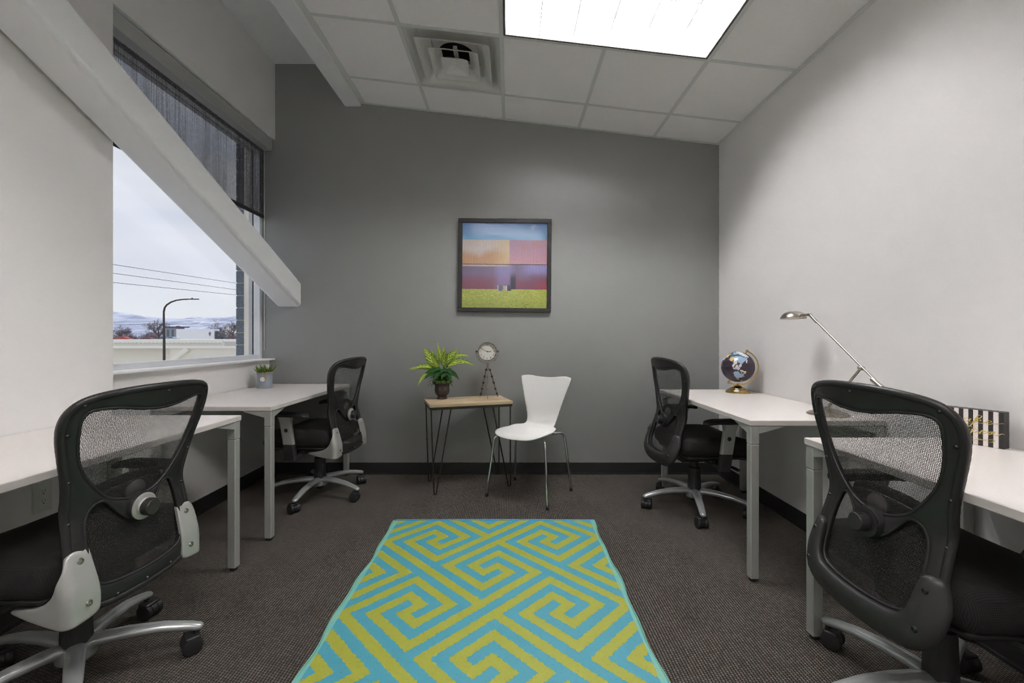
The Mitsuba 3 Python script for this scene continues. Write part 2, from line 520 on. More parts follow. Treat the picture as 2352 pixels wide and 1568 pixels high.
def ceiling_light(t0, y0, y1, radiance, label):
    root = thing('ceiling_light', label, 'ceiling light', 'recessed ceiling lights')
    t1 = t0 + 2 * 0.6096
    a0, a1, b0, b1 = t0 + 0.013, t1 - 0.013, y0 + 0.013, y1 - 0.013
    fr = cat(bx(a0, a1, b0, b0 + 0.012, -0.003, 0.03), bx(a0, a1, b1 - 0.012, b1, -0.003, 0.03), bx(a0, a0 + 0.012, b0, b1, -0.003, 0.03), bx(a1 - 0.012, a1, b0, b1, -0.003, 0.03))
    put('frame', fr, 'light_frame', to=CM, parent=root)
    i0, i1, j0, j1 = a0 + 0.012, a1 - 0.012, b0 + 0.012, b1 - 0.012
    hz = 0.100
    put('reflector', cat(bx(i0 - .01, i1 + .01, j0 - .01, j1 + .01, hz, hz + 0.006), bx(i0 - .008, i0, j0, j1, 0, hz), bx(i1, i1 + .008, j0, j1, 0, hz),
                         bx(i0, i1, j0 - .008, j0, 0, hz), bx(i0, i1, j1, j1 + .008, 0, hz)), 'louver_white', to=CM, parent=root)

    def blade(p0, p1, across):
        """A louver blade, wedge-shaped with hollow sides: thin below, wide above."""
        p0, p1, n = np.asarray(p0, float), np.asarray(p1, float), 6
        zs = np.linspace(0.002, 0.050, n)
        ws = 0.0010 + 0.020 * (np.linspace(0, 1, n) ** 1.8)
        prof = [(w, z) for w, z in zip(ws, zs)] + [(-w, z) for w, z in zip(ws[::-1], zs[::-1])]
        v, f, k = [], [], len(prof)
        for q in (p0, p1):
            v += [np.array([q[0] + across[0] * w, q[1] + across[1] * w, z]) for w, z in prof]
        for s in range(k):
            e = (s + 1) % k
            f += [[s, e, e + k], [s, e + k, s + k]]
        f += [[0, s, s + 1] for s in range(1, k - 1)] + [[k, k + s + 1, k + s] for s in range(1, k - 1)]
        m = trimesh.Trimesh(v, f, process=False)
        m.fix_normals()
        return m

    for k in range(1, 6):
        x = i0 + (i1 - i0) * k / 6
        b = put('louver_blade', blade((x, j0, 0), (x, j1, 0), (1, 0)), 'louver_white', 35, to=CM, parent=root)
        put('edge_shade', bx(x - .0013, x + .0013, j0, j1, 0, .002), 'louver_edge_shade', to=CM, parent=b)  # dark strip added to draw the blade's unlit lower edge
    for k in range(1, 3):
        y = j0 + (j1 - j0) * k / 3
        b = put('louver_blade', blade((i0, y, 0), (i1, y, 0), (0, 1)), 'louver_white', 35, to=CM, parent=root)
        put('edge_shade', bx(i0, i1, y - .0013, y + .0013, -.0002, .002), 'louver_edge_shade', to=CM, parent=b)
    for k in range(3):
        y = j0 + (j1 - j0) * (k + 0.5) / 3
        tb = tube([[i0 + .02, y, 0.076], [i1 - .02, y, 0.076]], 0.013, 10)
        d = mikit.ply(tb, 'louver_white', smooth=40)
        d['emitter'] = {'type': 'area', 'radiance': {'type': 'rgb', 'value': list(radiance)}}
        put('lamp_tube', d, None, to=CM, parent=root)
    return root


ceiling_light(tees[1], rows[2], rows[1], TUBE_FRONT, 'recessed four-foot parabolic louver light, lit, in the tiled ceiling')
ceiling_light(tees[0], rows[6], rows[5], TUBE_ADDED, 'added unseen louver light in the ceiling just behind the camera')  # lamp added out of view for more light from behind

# ---------------------------------------------------------------- air vent
vent = thing('air_vent', 'square white ceiling air diffuser with three nested cones', 'air vent')
vc = np.array([(tees[0] + tees[1]) / 2, (rows[0] + rows[1]) / 2])


def pyramid_ring(a_out, z_out, a_in, z_in, th=0.0015, rc=0.012):
    """A square sloping vane between two square outlines."""
    def sq(a, z):
        p = np.array(Polygon([(-a, -a), (a, -a), (a, a), (-a, a)]).buffer(-rc).buffer(rc, quad_segs=6).exterior.coords)[:-1]
        return p, z
    n = 96
    out = []
    for a, z in ((a_out, z_out), (a_out * 0.93 + a_in * 0.07, z_out + 0.001), (a_out * .5 + a_in * .5, z_out * .42 + z_in * .58), (a_in, z_in)):
        r = Polygon(sq(a, z)[0]).exterior
        th0 = np.arange(n) * 2 * np.pi / n
        pts = []
        for q in th0:
            ray = LineString([(0, 0), (2 * math.cos(q), 2 * math.sin(q))])
            x = ray.intersection(r)
            x = x if x.geom_type == 'Point' else list(x.geoms)[0]
            pts.append((x.x, x.y, z))
        out.append(pts)
    out = np.array(out)
    v = np.vstack([out.reshape(-1, 3), out.reshape(-1, 3) + [0, 0, th]])
    f = []
    L = len(out)
    for i in range(L - 1):
        for s in range(n):
            e = (s + 1) % n
            a, b, c, d = i * n + s, i * n + e, (i + 1) * n + e, (i + 1) * n + s
            f += [[a, c, b], [a, d, c], [a + L * n, b + L * n, c + L * n], [a + L * n, c + L * n, d + L * n]]
    for s in range(n):
        e = (s + 1) % n
        f += [[s, e, e + L * n], [s, e + L * n, s + L * n]]
    return trimesh.Trimesh(v, f, process=False)


VM = CM @ move(vc[0], vc[1], 0)
pan = pyramid_ring(0.301, 0.0030, 0.215, 0.055, rc=0.0005)
put('pan', cat(pan, trimesh.creation.annulus(0.12, 0.305, 0.002).apply_transform(move(0, 0, 0.056))), 'vent_white', 40, to=VM, parent=vent)
put('duct_collar', cat(lathe([(0.12, 0.055), (0.12, 0.14)], 32)), 'vent_dark', 40, to=VM, parent=vent)
put('duct_cap', lathe([(0.0, 0.14), (0.121, 0.14)], 32), 'vent_dark', to=VM, parent=vent)
for ao, zo, ai, zi in ((0.232, -0.012, 0.150, 0.040), (0.158, -0.018, 0.088, 0.030), (0.088, -0.024, 0.03, 0.014)):
    ring = pyramid_ring(ao, zo, ai, zi, rc=0.014)
    if ai == 0.03:
        ring = cat(ring, bx(-0.031, 0.031, -0.031, 0.031, 0.0135, 0.015), lathe([(0.0, 0.002), (0.006, 0.004), (0.009, 0.009), (0.009, 0.014)], 14))
    put('vane', ring, 'vent_white', 40, to=VM, parent=vent)
put('mounting_bracket', cat(bx(-0.2, 0.2, 0.05, 0.075, 0.035, 0.055), bx(-0.012, 0.012, -0.1, 0.1, 0.03, 0.05)), 'vent_white', to=VM, parent=vent)

# ---------------------------------------------------------------- roller shade
shade = thing('roller_shade', 'charcoal mesh roller shade half drawn over the window', 'window shade')
put('fascia', cat(bx(-1.995, -1.918, WY0 + 0.004, YB - 0.004, 2.612, 2.698, 0.004)), 'shade_metal', parent=shade, label='grey metal fascia')
SX, SZ0, SZ1, SY0, SY1 = -1.986, 2.090, 2.63, WY0 + 0.012, YB - 0.014
st_v, st_f = [], []


def strip(a, b, w, horizontal):
    i = len(st_v)
    for q in (a, b):
        d = np.array([0, 0, w / 2]) if horizontal else np.array([0, w / 2, 0])
        st_v.append(np.asarray(q) - d)
        st_v.append(np.asarray(q) + d)
    st_f.extend([[i, i + 2, i + 3], [i, i + 3, i + 1]])


srng = np.random.default_rng(5)
y = SY0
while y < SY1:
    strip((SX, y, SZ0), (SX, y + srng.normal(0, 0.0012), SZ1), 0.00105 + 0.0005 * meshkit.noise(np.array([y * 45, 0, 0])) + srng.uniform(-.0002, .0002), False)
    y += 0.002
z = SZ0
while z < SZ1:
    strip((SX + 0.0002, SY0, z), (SX + 0.0002, SY1, z), 0.0011, True)
    z += 0.002
put('fabric', trimesh.Trimesh(np.array(st_v), st_f, process=False), 'shade_fabric', parent=shade, kind='stuff')
put('bottom_bar', bx(SX - 0.006, SX + 0.006, SY0, SY1, SZ0 - 0.028, SZ0 + 0.002, 0.004), 'chair_black', parent=shade)
put('guide_cable', cyl((SX + 0.004, YB - 0.008, 1.0), (SX + 0.004, YB - 0.008, 2.615), 0.0022, 8), 'chrome', 60, parent=shade)

# ---------------------------------------------------------------- outlet
out = thing('wall_outlet', 'white duplex power outlet on the left wall below the front desk', 'outlet')
oy, oz = 1.755, 0.456
OM = move(XL, oy, oz) @ np.array([[0, 0, 1, 0], [-1, 0, 0, 0], [0, 1, 0, 0], [0, 0, 0, 1.0]])
mat('outlet_white', (226, 226, 220), 0.35)
put('cover_plate', bx(-0.036, 0.036, -0.059, 0.059, 0, 0.006, 0.0035), 'outlet_white', to=OM, parent=out)
for dz in (0.0195, -0.0195):
    s_ = Point(0, 0).buffer(0.0172).intersection(sbox(-0.02, -0.0142, 0.02, 0.0142))
    sk = put('socket', trimesh.creation.extrude_polygon(s_, 0.0015).apply_transform(move(0, dz, 0.006)), 'outlet_white', to=OM, parent=out)
    put('slots', cat(bx(-0.0075, -0.0055, dz + 0.0005, dz + 0.0085, 0.0074, 0.0078), bx(0.0055, 0.0075, dz + 0.0015, dz + 0.0075, 0.0074, 0.0078),
                     cyl((0, dz - 0.006, 0.0074), (0, dz - 0.006, 0.0078), 0.0026, 12)), 'rubber_black', to=OM, parent=sk)

# ---------------------------------------------------------------- desks
DZ, DT = 0.73, 0.025


def desk_kit(w, l):
    """A desk w wide (x) and l long (y) with its origin at the centre."""
    k = Kit()
    k.add('desktop', bx(-w / 2, w / 2, -l / 2, l / 2, DZ - DT, DZ, 0.0022), 'desk_white')
    for sx in (-1, 1):
        for sy in (-1, 1):
            x, y, a = sx * (w / 2 - 0.023), sy * (l / 2 - 0.023), 0.0188
            post = bx(x - a, x + a, y - a, y + a, 0.014, DZ - DT - 0.085, 0.003)
            leg = k.add('leg', post, 'leg_paint')
            top = cat(bx(x - a - .0006, x + a + .0006, y - a - .0006, y + a + .0006, DZ - DT - 0.0845, DZ - DT, 0.003),
                      cast(x - sx * a, y, -sx, 0), cast(x, y - sy * a, 0, -sy))
            k.add('corner_bracket', top, 'leg_paint', parent=leg)
            k.add('glide', lathe([(0.013, 0), (0.0155, 0.003), (0.0155, 0.014), (0.0, 0.014)], 16, (x, y, 0)), 'rubber_black', 40, parent=leg)
    return k


def cast(x, y, dx, dy):
    """The tapering arm of a leg's top casting."""
    L, zt = 0.115, DZ - DT
    pr = [(0, zt), (L, zt), (L, zt - 0.006), (0, zt - 0.036)]
    v = []
    for s in (-0.0175, 0.0175):
        for r, z in pr:
            ww = s * (1 - 0.25 * r / L)
            v.append([x + dx * r + abs(dy) * ww, y + dy * r + abs(dx) * ww, z])
    return trimesh.convex.convex_hull(np.array(v))


def desk(x0, x1, y0, y1, label):
    k = desk_kit(x1 - x0, y1 - y0)
    return k.place('desk', move((x0 + x1) / 2, (y0 + y1) / 2), label, 'desk', 'white office desks')


desk(-1.935, -1.288, 2.335, 3.49, 'white desk in the far left corner, below the window, holding the succulent')
desk(-1.897, -1.288, 0.88, 2.076, 'white desk at the front left, below the plain white wall')
desk(1.080, 1.690, 1.940, 3.11, 'white desk at the far right against the white wall, holding the globe and lamp')
desk(1.095, 1.690, 0.40, 1.610, 'white desk at the front right with the striped sign on it')

# ---------------------------------------------------------------- office chairs (local frame: facing +y, origin on the floor under the column)
_bz = [0.25, 0.30, 0.40, 0.50, 0.61, 0.75, 0.85, 0.92, 0.98]
_by = [-0.205, -0.21, -0.208, -0.18, -0.148, -0.170, -0.195, -0.210, -0.225]


def back_y(x, z):
    y = np.interp(z, _bz, _by)
    y = (y + np.interp(np.asarray(z) + .02, _bz, _by) + np.interp(np.asarray(z) - .02, _bz, _by)) / 3
    c = np.interp(z, [0.3, 0.5, 0.9], [0.03, 0.04, 0.058])
    return y - c * (1 - (np.asarray(x) / 0.235) ** 2)


def on_back(off=0.0):
    """Plate coordinates (x, z, n) to the curved back; n points to the rear."""
    return lambda x, z, n: np.stack([x, back_y(x, z) - n - off, z], 1)


back_outline = rounded(chaikin(mirror([(0, .318), (.12, .321), (.172, .338), (.202, .378), (.211, .44), (.204, .52), (.198, .61), (.206, .69), (.224, .76), (.243, .83), (.247, .88),
                               (.234, .925), (.195, .955), (.10, .971), (0, .974)]), 2), 0.015)
upper_open = rounded(chaikin(mirror([(0, .605), (.04, .609), (.088, .628), (.130, .674), (.167, .73), (.187, .79), (.196, .85), (.197, .893), (.175, .906), (.12, .903), (.06, .890), (0, .886)]), 2), 0.010)
lower_open = rounded(chaikin(mirror([(0, .384), (.115, .392), (.143, .414), (.149, .48), (.147, .56), (.132, .607), (.11, .622), (.09, .612), (.055, .558), (.03, .540), (0, .537)]), 2), 0.011)


def ribbon_net(region, warp, pv, ph, wv, wh, zig):
    """Woven mesh: thin strands up and across a region."""
    v, f = [], []

    def run(a, b, w, vertical, k):
        n = max(2, int(np.linalg.norm(b - a) / (0.006 if vertical else 0.012)) + 1)
        t = np.linspace(0, 1, n)[:, None]
        p = a + (b - a) * t
        if vertical:
            p[:, 0] += zig * (((np.arange(n) + k) % 2) - 0.5)
        o = np.array([w / 2, 0]) if vertical else np.array([0, w / 2])
        i = len(v)
        for q in p:
            v.append(q - o)
            v.append(q + o)
        for s in range(n - 1):
            f.extend([[i + 2 * s, i + 2 * s + 1, i + 2 * s + 3], [i + 2 * s, i + 2 * s + 3, i + 2 * s + 2]])

    x0, z0, x1, z1 = region.bounds
    for vertical, p0, p1, pitch, w in ((True, x0, x1, pv, wv), (False, z0, z1, ph, wh)):
        for k, s in enumerate(np.arange(p0, p1, pitch)):
            ln = LineString([(s, z0 - 1), (s, z1 + 1)] if vertical else [(x0 - 1, s), (x1 + 1, s)])
            g = ln.intersection(region)
            for seg in getattr(g, 'geoms', [g]):
                if seg.geom_type == 'LineString' and seg.length > 0.002:
                    c = np.array(seg.coords)
                    run(c[0], c[-1], w, vertical, k)
    v = np.array(v)
    return trimesh.Trimesh(warp(v[:, 0], v[:, 1], np.zeros(len(v))), f, process=False)


def along(ring, h, warp, n):
    p = ring_points(ring, h)
    return warp(p[:, 0], p[:, 1], np.full(len(p), n))


def chair_kit(silver):
    k = Kit()
    wb = on_back()
    frame = back_outline.buffer(-0.006).difference(upper_open).difference(lower_open)
    fr = pillow(frame, 0.0075, 0.013, 0.022, wb)
    lip = tube(along(back_outline.buffer(-0.0125).exterior, 0.009, wb, 0.006), 0.0105, 12, closed=True)
    lips = [tube(along(o.buffer(0.004).exterior, 0.008, wb, 0.006), 0.0052, 8, closed=True) for o in (upper_open, lower_open)]
    inner = back_outline.buffer(-0.052)
    inner = max(getattr(inner, 'geoms', [inner]), key=lambda g: g.area)
    k.add('back_frame', cat(fr, lip, *lips), 'chair_plastic', 50)
    k.add('back_mesh', cat(*[ribbon_net(o.buffer(0.006), on_back(-0.006), 0.0036, 0.0044, 0.0012, 0.0013, 0.0012) for o in (upper_open, lower_open)]), 'chair_strand', kind='stuff')
    pad = rounded(mirror([(0, .512), (.06, .525), (.115, .575), (.135, .62), (.118, .655), (.06, .672), (0, .676)]), 0.012)
    k.add('lumbar_pad', pillow(pad, 0.012, 0.013, 0.014, on_back(-0.034)), 'seat_fabric', 50)
    plate = rounded(mirror([(0, .527), (.05, .54), (.10, .585), (.118, .62), (.10, .642), (.05, .652), (0, .655)]), 0.01)
    k.add('lumbar_plate', cat(pillow(plate, 0.012, 0.006, 0.01, on_back(-0.014)), align(lathe([(.036, 0), (.034, .012), (.02, .02), (0, .022)], 24), (0, -1, 0), (0, back_y(0, .60) + .012, .618))), 'lumbar_plastic', 40)
    kz = 0.572
    ky = float(back_y(0, kz))
    hub = lathe([(0, 0), (.045, 0), (.045, .022), (.042, .030), (.0, .030)], 36)
    hub_m = align(hub, (0, -1, 0), (0, ky + 0.006, kz))
    hk = k.add('lumbar_hub', hub_m, 'chair_plastic', 40)
    k.add('ring', align(lathe([(.041, 0), (.041, .004), (.034, .006), (.026, .006), (.0255, .012), (0, .012)], 36), (0, -1, 0), (0, ky - 0.024, kz)), 'bracket_silver' if silver else 'chair_plastic', 40, parent=hk)
    kn = cat(lathe([(0, 0), (.0255, 0), (.0255, .020), (.023, .024), (0, .025)], 32), *[bx(-.0012, .0012, .0245, .0268, .002, .020).apply_transform(rot([0, 0, 1], a)) for a in range(0, 360, 12)])
    k.add('knob', align(kn, (0, -1, 0), (0, ky - 0.034, kz)), 'lumbar_plastic' if silver else 'chair_yoke', 40, parent=hk)

    def screw(x, z, m, off=0.0125, r=0.0042):
        y = float(back_y(x, z)) - off
        k.add('screw', align(lathe([(r * 1.3, 0), (r * 1.25, .0015), (r * .95, .004), (r * .45, .0052), (r * .4, .0035), (0, .0035)], 12), (0, -1, 0), (x, y, z)), m, 40)

    for x, z in ((0, .943), (.205, .922), (.222, .842), (.196, .705), (.185, .585)):
        for s in ((1,) if x == 0 else (-1, 1)):
            screw(s * x, z, 'screw_dark')
    if silver:
        for x, z in ((.09, .348), (0, .346)):
            for s in ((1,) if x == 0 else (-1, 1)):
                screw(s * x, z, 'screw_dark')
        for s in (-1, 1):
            bp = Polygon(chaikin([(-.004, .509), (-.010, .510), (-.046, .509), (-.054, .507), (-.056, .49), (-.059, .44), (-.066, .335), (-.045, .321), (.02, .317), (.10, .322), (.19, .335), (.212, .342), (.205, .353), (.15, .359), (.10, .372), (.062, .396), (.036, .430), (.016, .465), (.006, .500)], 2))

            def wrap_plate(a, z, n):
                yr = back_y(.2, z) - .018
                c = np.clip(a / .03, 0, 1) * math.pi / 2
                f = np.clip(a - .03, 0, 1)
                x = .200 + np.minimum(a, 0) + .019 * np.sin(c) - .14 * f
                y = yr + .019 * (1 - np.cos(c)) + f
                return np.stack([s * (x + n * np.sin(c)), y - n * np.cos(c), z], 1)

            br = k.add('back_bracket', pillow(bp, 0.007, 0.0075, 0.007, wrap_plate, flat=0.0045), 'bracket_silver', 50)
            for x, z in ((.176, .482), (.172, .366)):
                y = float(back_y(.2, z)) - .0245
                k.add('bolt', align(lathe([(.009, 0), (.009, .001), (.007, .005), (.0035, .006), (.003, .004), (0, .004)], 14), (0, -1, 0), (s * x, y, z)), 'screw_steel', 40, parent=br)
    else:
        yk_half = [(0, .302), (.13, .306), (.185, .328), (.215, .372), (.224, .43), (.217, .47), (.208, .495), (.202, .512), (.164, .513), (.157, .50), (.150, .43), (.142, .404), (.115, .386), (0, .379)]
        outer = Polygon(chaikin(mirror(yk_half), 1))
        yoke_p = outer.buffer(-0.006).buffer(0.012).buffer(-0.006)
        wy = lambda x, z, n: np.stack([x, back_y(np.clip(x, -.21, .21), z) - n - 0.018 + 0.10 * np.clip(np.abs(x) - .185, 0, 1) * 3 + 0.06 * np.clip(.355 - z, 0, 1) * 6 * .5, z], 1)
        yk = k.add('back_yoke', pillow(yoke_p, 0.010, 0.015, 0.022, wy, flat=0.004), 'chair_yoke', 50)
        txt = meshkit.text_mesh('9to5', 0.024, 0.0012)
        tv = np.asarray(txt.vertices)
        w = tv[:, 0].max()
        txt.vertices = wy(tv[:, 0] * 1.0 - 0.11 - 0 * w, tv[:, 1] + 0.334, 0.0142 + tv[:, 2])
        k.add('moulded_mark', txt, 'chair_plastic', parent=yk)
        for x, z in ((.181, .478), (.178, .382)):
            for s in (-1, 1):
                y = float(wy(np.array([x]), np.array([z]), np.array([0.014]))[0, 1])
                k.add('bolt', align(lathe([(.008, 0), (.008, .001), (.0065, .0045), (.003, .0055), (.0028, .0035), (0, .0035)], 14), (0, -1, 0), (s * x, y + .001, z)), 'screw_dark', 40, parent=yk)
    seat_p = rounded([(-.235, -.185), (.235, -.185), (.255, .05), (.25, .24), (.20, .285), (-.20, .285), (-.25, .24), (-.255, .05)], 0.05)

    def seat_warp(x, y, n):
        z = 0.438 + n - 0.035 * np.clip((y - .12) / .16, 0, 1) ** 2 + np.where(n > 0, 0.012 * (x / .25) ** 2, 0)
        return np.stack([x, y, z], 1)

    k.add('seat', pillow(seat_p, 0.02, 0.055, 0.06, seat_warp), 'seat_fabric', True)
    k.add('seat_pan', pillow(seat_p.buffer(-0.03), 0.03, 0.012, 0.02, lambda x, y, n: np.stack([x, y, 0.380 + n - 0.03 * np.clip((y - .12) / .16, 0, 1) ** 2], 1), flat=0.004), 'chair_black', 50)
    mech = cat(bx(-.085, .085, -.13, .13, .318, .366, .012), bx(-.22, .22, -.02, .02, .345, .37, .006), cyl((.08, .09, .335), (.235, .11, .33), .006, 10), bx(.225, .30, .10, .122, .322, .336, .005),
               cyl((-.08, .05, .335), (-.24, .06, .33), .006, 10), bx(-.295, -.23, .05, .072, .322, .336, .005))
    k.add('tilt_mechanism', cat(mech, align(lathe([(0, 0), (.028, 0), (.03, .006), (.03, .05), (0, .05)], 20), (0, .5, -.87), (0, .135, .335))), 'chair_black', 40)
    k.add('column_cover', lathe([(0.041, .105), (0.0405, .13), (.036, .265), (.031, .268), (.026, .27), (.026, .32), (0, .32)], 28), 'chair_black', 40)
    # star base
    parts = [m3.Manifold.cylinder(.05, .052, .047, 32).translate([0, 0, .075])]
    arms = [90 + 72 * i for i in range(5)]
    for a in arms:
        c, s = math.cos(math.radians(a)), math.sin(math.radians(a))
        pr = [(0.02, .112, .027), (.07, .118, .026), (.14, .117, .024), (.22, .109, .0215), (.29, .093, .019), (.322, .083, .0175)]
        parts.append(hulls([(r * c, r * s, z) for r, z, _ in pr], [q for *_, q in pr], (1, 1, 0.75)))
    base = m3.Manifold.batch_boolean(parts, m3.OpType.Add)
    base = base - m3.Manifold.cylinder(.2, .012, .012, 16).translate([0, 0, .0])
    k.add('star_base', soften(base, 0.010, 10), 'base_silver', True)
    k.add('column_foot', lathe([(0, .048), (.02, .05), (.022, .085), (0, .085)], 20), 'chair_black', 40)
    swivel = (20, 75, -35, 110, 60)
    for a, sw in zip(arms, swivel):
        c, s = math.cos(math.radians(a)), math.sin(math.radians(a))
        R = move(.318 * c, .318 * s, 0) @ rot([0, 0, 1], a + sw)
        hood = cat(cyl((0, 0, .046), (0, 0, .072), .009, 12), align(lathe([(0, -.010), (.027, -.010), (.027, .010), (0, .010)], 20), (0, 1, 0), (-.014, 0, .031)), bx(-.034, .008, -.030, .030, .050, .064, .004))
        cs = k.add('caster', hood.apply_transform(R), 'chair_black', 40)
        for sgn in (-1, 1):
            wh = align(lathe([(0, -.0105), (.026, -.0105), (.0295, -.007), (.0308, 0), (.0295, .008), (.024, .0105), (0, .011)], 24), (0, sgn, 0), (-.014, sgn * .021, .031))
            k.add('wheel', wh.apply_transform(R), 'chair_black', 40, parent=cs)
    # arms
    for s in (-1, 1):
        pp = rounded([(-.085, -.036), (.03, -.044), (.165, -.036), (.172, 0), (.165, .036), (.03, .044), (-.085, .036), (-.098, 0)], 0.02)
        pad_m = pillow(pp, 0.014, 0.013, 0.018, lambda y, x, n: np.stack([s * .288 + x, y, .613 + n - .010 * np.clip((y - .10) / .07, 0, 1) ** 2 - .016 * np.clip((-.03 - y) / .07, 0, 1) ** 2], 1), flat=0.003)
        arm = k.add('armrest', pad_m, 'chair_black', 50)
        def post(z0, z1, w0, w1, t, y0, y1):
            lo = rounded([(-w0 / 2, -t / 2), (w0 / 2, -t / 2), (w0 / 2, t / 2), (-w0 / 2, t / 2)], t * .3)
            n = 24
            P0 = ring_points(lo.exterior, lo.length / n)[:n]
            v = [(s * .288 + q[1], y0 + q[0], z0) for q in P0] + [(s * .288 + q[1], y1 + q[0] * w1 / w0, z1) for q in P0]
            return trimesh.convex.convex_hull(np.array(v))
        k.add('arm_post', cat(post(.405, .56, .072, .075, .03, .036, .060), post(.56, .604, .075, .10, .03, .060, .066)), 'chair_silver', 40, parent=arm)
        k.add('arm_sleeve', cat(post(.325, .425, .070, .078, .036, .024, .038), bx(s * .09 if s > 0 else -.30, .30 if s > 0 else -.09, -.012, .058, .335, .352, .006)), 'chair_black', 40, parent=arm)
        k.add('arm_button', align(lathe([(.0125, 0), (.0125, .002), (.008, .005), (0, .0055)], 18), (s, 0, 0), (s * .302, .05, .515)), 'chair_black', 40, parent=arm)
    return k


silver_kit, black_kit = chair_kit(True), chair_kit(False)


def base_turn(kit, deg):
    """The star base turned on its column: the casters and base of the kit turned by deg."""
    k = Kit()
    R = rot([0, 0, 1], deg)
    k.parts = [(p, d, l, kd, R @ o if p.split('__')[0].startswith(('star_base', 'caster')) else o) for p, d, l, kd, o in kit.parts]
    return k


def recline(kit, deg):
    """The back leaned by deg about the height of its upper bolts."""
    k = Kit()
    R = move(0, -.18, .45) @ rot([1, 0, 0], deg) @ move(0, .18, -.45)
    lean = lambda p: p.split('__')[0].startswith(('back_frame', 'back_mesh', 'back_yoke', 'lumbar', 'screw'))
    k.parts = [(p, d, l, kd, R @ o if lean(p) else o) for p, d, l, kd, o in kit.parts]
    return k


def chair(kit, x, y, facing, leg_deg, label):
    """facing: degrees from +y, counter-clockwise; leg_deg: world angle of one base leg."""
    base_turn(kit, leg_deg - facing - 90).place('office_chair', move(x, y) @ rot([0, 0, 1], facing), label, 'office chair', 'mesh office chairs')


chair(recline(silver_kit, 4), -1.395, 1.392, 90 - 5, 25, 'black mesh office chair with silver brackets at the front left desk')
chair(silver_kit, -1.330, 3.030, 90 - 7, -21, 'black mesh office chair with silver brackets at the far left desk below the window')
chair(recline(black_kit, -5), 1.195, 2.800, -90 + 5, 255, 'black mesh office chair with black knob at the far right desk beside the globe')
chair(recline(black_kit, -2), 1.245, 1.250, -90 + 2, 109, 'black mesh office chair with black knob at the front right desk by the striped sign')

# ---------------------------------------------------------------- rug
RX0, RX1, RY0, RY1 = -0.69, 0.50, 0.77, 2.60
U = 0.0607
_tab = np.zeros((11, 11), np.float32)               # [p + 5, q + 5] of one key cell
def _run(p0, q0, p1, q1):
    _tab[min(p0, p1) + 5:max(p0, p1) + 6, min(q0, q1) + 5:max(q0, q1) + 6] = 1
_run(-4, 5, 5, 5); _run(-5, -5, 4, -5)
for a, b in zip([(-4, 5), (-4, -3), (2, -3), (2, 1), (0, 1), (0, -1), (-2, -1), (-2, 3), (4, 3)], [(-4, -3), (2, -3), (2, 1), (0, 1), (0, -1), (-2, -1), (-2, 3), (4, 3), (4, -5)]):
    _run(*a, *b)
RUG_TABLE = mi.Float(_tab.ravel())


def rug_tex(p, n, uv):
    wx = (dr.floor(p.x / 0.0031) + 0.5) * 0.0031
    wy = (dr.floor(p.y / 0.0045) + 0.5) * 0.0045
    jag = (mikit.cell_rand(dr.floor(p.y / 0.0045), 2) - 0.5) * 0.007
    X, Y = wx - RX0 + jag, RY1 - wy
    P, Q = (X + Y - 1.146) / U, (X - Y - 0.053) / U
    i, j = dr.round(P / 10), dr.round(Q / 10)
    a, b = P - 10 * i, Q - 10 * j
    odd = (i + j) - 2 * dr.floor((i + j) / 2)
    b = dr.select(odd > 0.5, -b, b)
    a, b = dr.round(a * 1.0), dr.round(b * 1.0)
    idx = mi.UInt32(mi.Int32(dr.clip((a + 5) * 11 + b + 5, 0, 120)))
    lime = dr.gather(mi.Float, RUG_TABLE, idx)
    weave = 0.86 + 0.14 * dr.abs(dr.sin(p.y / 0.0045 * np.pi)) - 0.10 * smoothstep(0.86, 0.98, mikit.cell_rand(dr.floor(p.x / 0.006), dr.floor(p.y / 0.0045), 4))
    c = mix(lin((76, 158, 178)), lin((166, 170, 64)), lime) * weave
    edge = dr.minimum(p.x - RX0, RX1 - p.x)
    trim = smoothstep(0.02, 0.017, edge)
    c = mix(c, lin((120, 186, 176)), trim * 0.85)
    return c


def rug_bump(p, n, uv):
    return dr.abs(dr.sin(p.y / 0.0045 * np.pi)) + 0.4 * dr.abs(dr.sin(p.x / 0.0062 * np.pi))


mat('rug_weave', rough=0.5, spec=0.35, tex=rug_tex, bump=rug_bump, bump_scale=0.0006, eps=6e-4)
mat('rug_edge', (108, 168, 152), 0.5)
mat('rug_edge_blue', (66, 140, 190), 0.5)
nx, ny = 40, 120
gx, gy = np.meshgrid(np.linspace(0, 1, nx), np.linspace(0, 1, ny), indexing='ij')
wob = lambda y, k: 0.005 * np.sin(y * 9.3 + k) + 0.004 * np.sin(y * 21 + 2 * k)
ly = RY0 + (RY1 - RY0) * gy
rx = RX0 + wob(ly, 0.4) + (RX1 - RX0 + wob(ly, 2.1) - wob(ly, 0.4)) * gx
rise = 0.0045 + 0.002 * np.sin(ly * 17 + rx * 3) * np.clip((np.abs(gx - .5) - .35) * 6, 0, 1)
idx = np.arange(nx * ny).reshape(nx, ny)
fq = np.stack([idx[:-1, :-1], idx[1:, :-1], idx[1:, 1:], idx[:-1, 1:]], -1).reshape(-1, 4)
rug = thing('area_rug', 'woven teal and lime Greek key rug on the carpet', 'rug')
put('rug_field', (np.stack([rx, ly, rise], -1).reshape(-1, 3), fq), 'rug_weave', True, parent=rug)
for e in (0, nx - 1):
    put('side_binding', tube(np.stack([rx[e], ly[e], np.full(ny, .0048)], -1), 0.0036, 8), 'rug_edge', True, parent=rug)
put('end_binding', tube([(RX0 + .004, RY1 + .002, .005), (-.1, RY1 + .004, .0055), (RX1 + .004, RY1, .005)], .005, 8), 'rug_edge_blue', True, parent=rug, label='blue end binding')

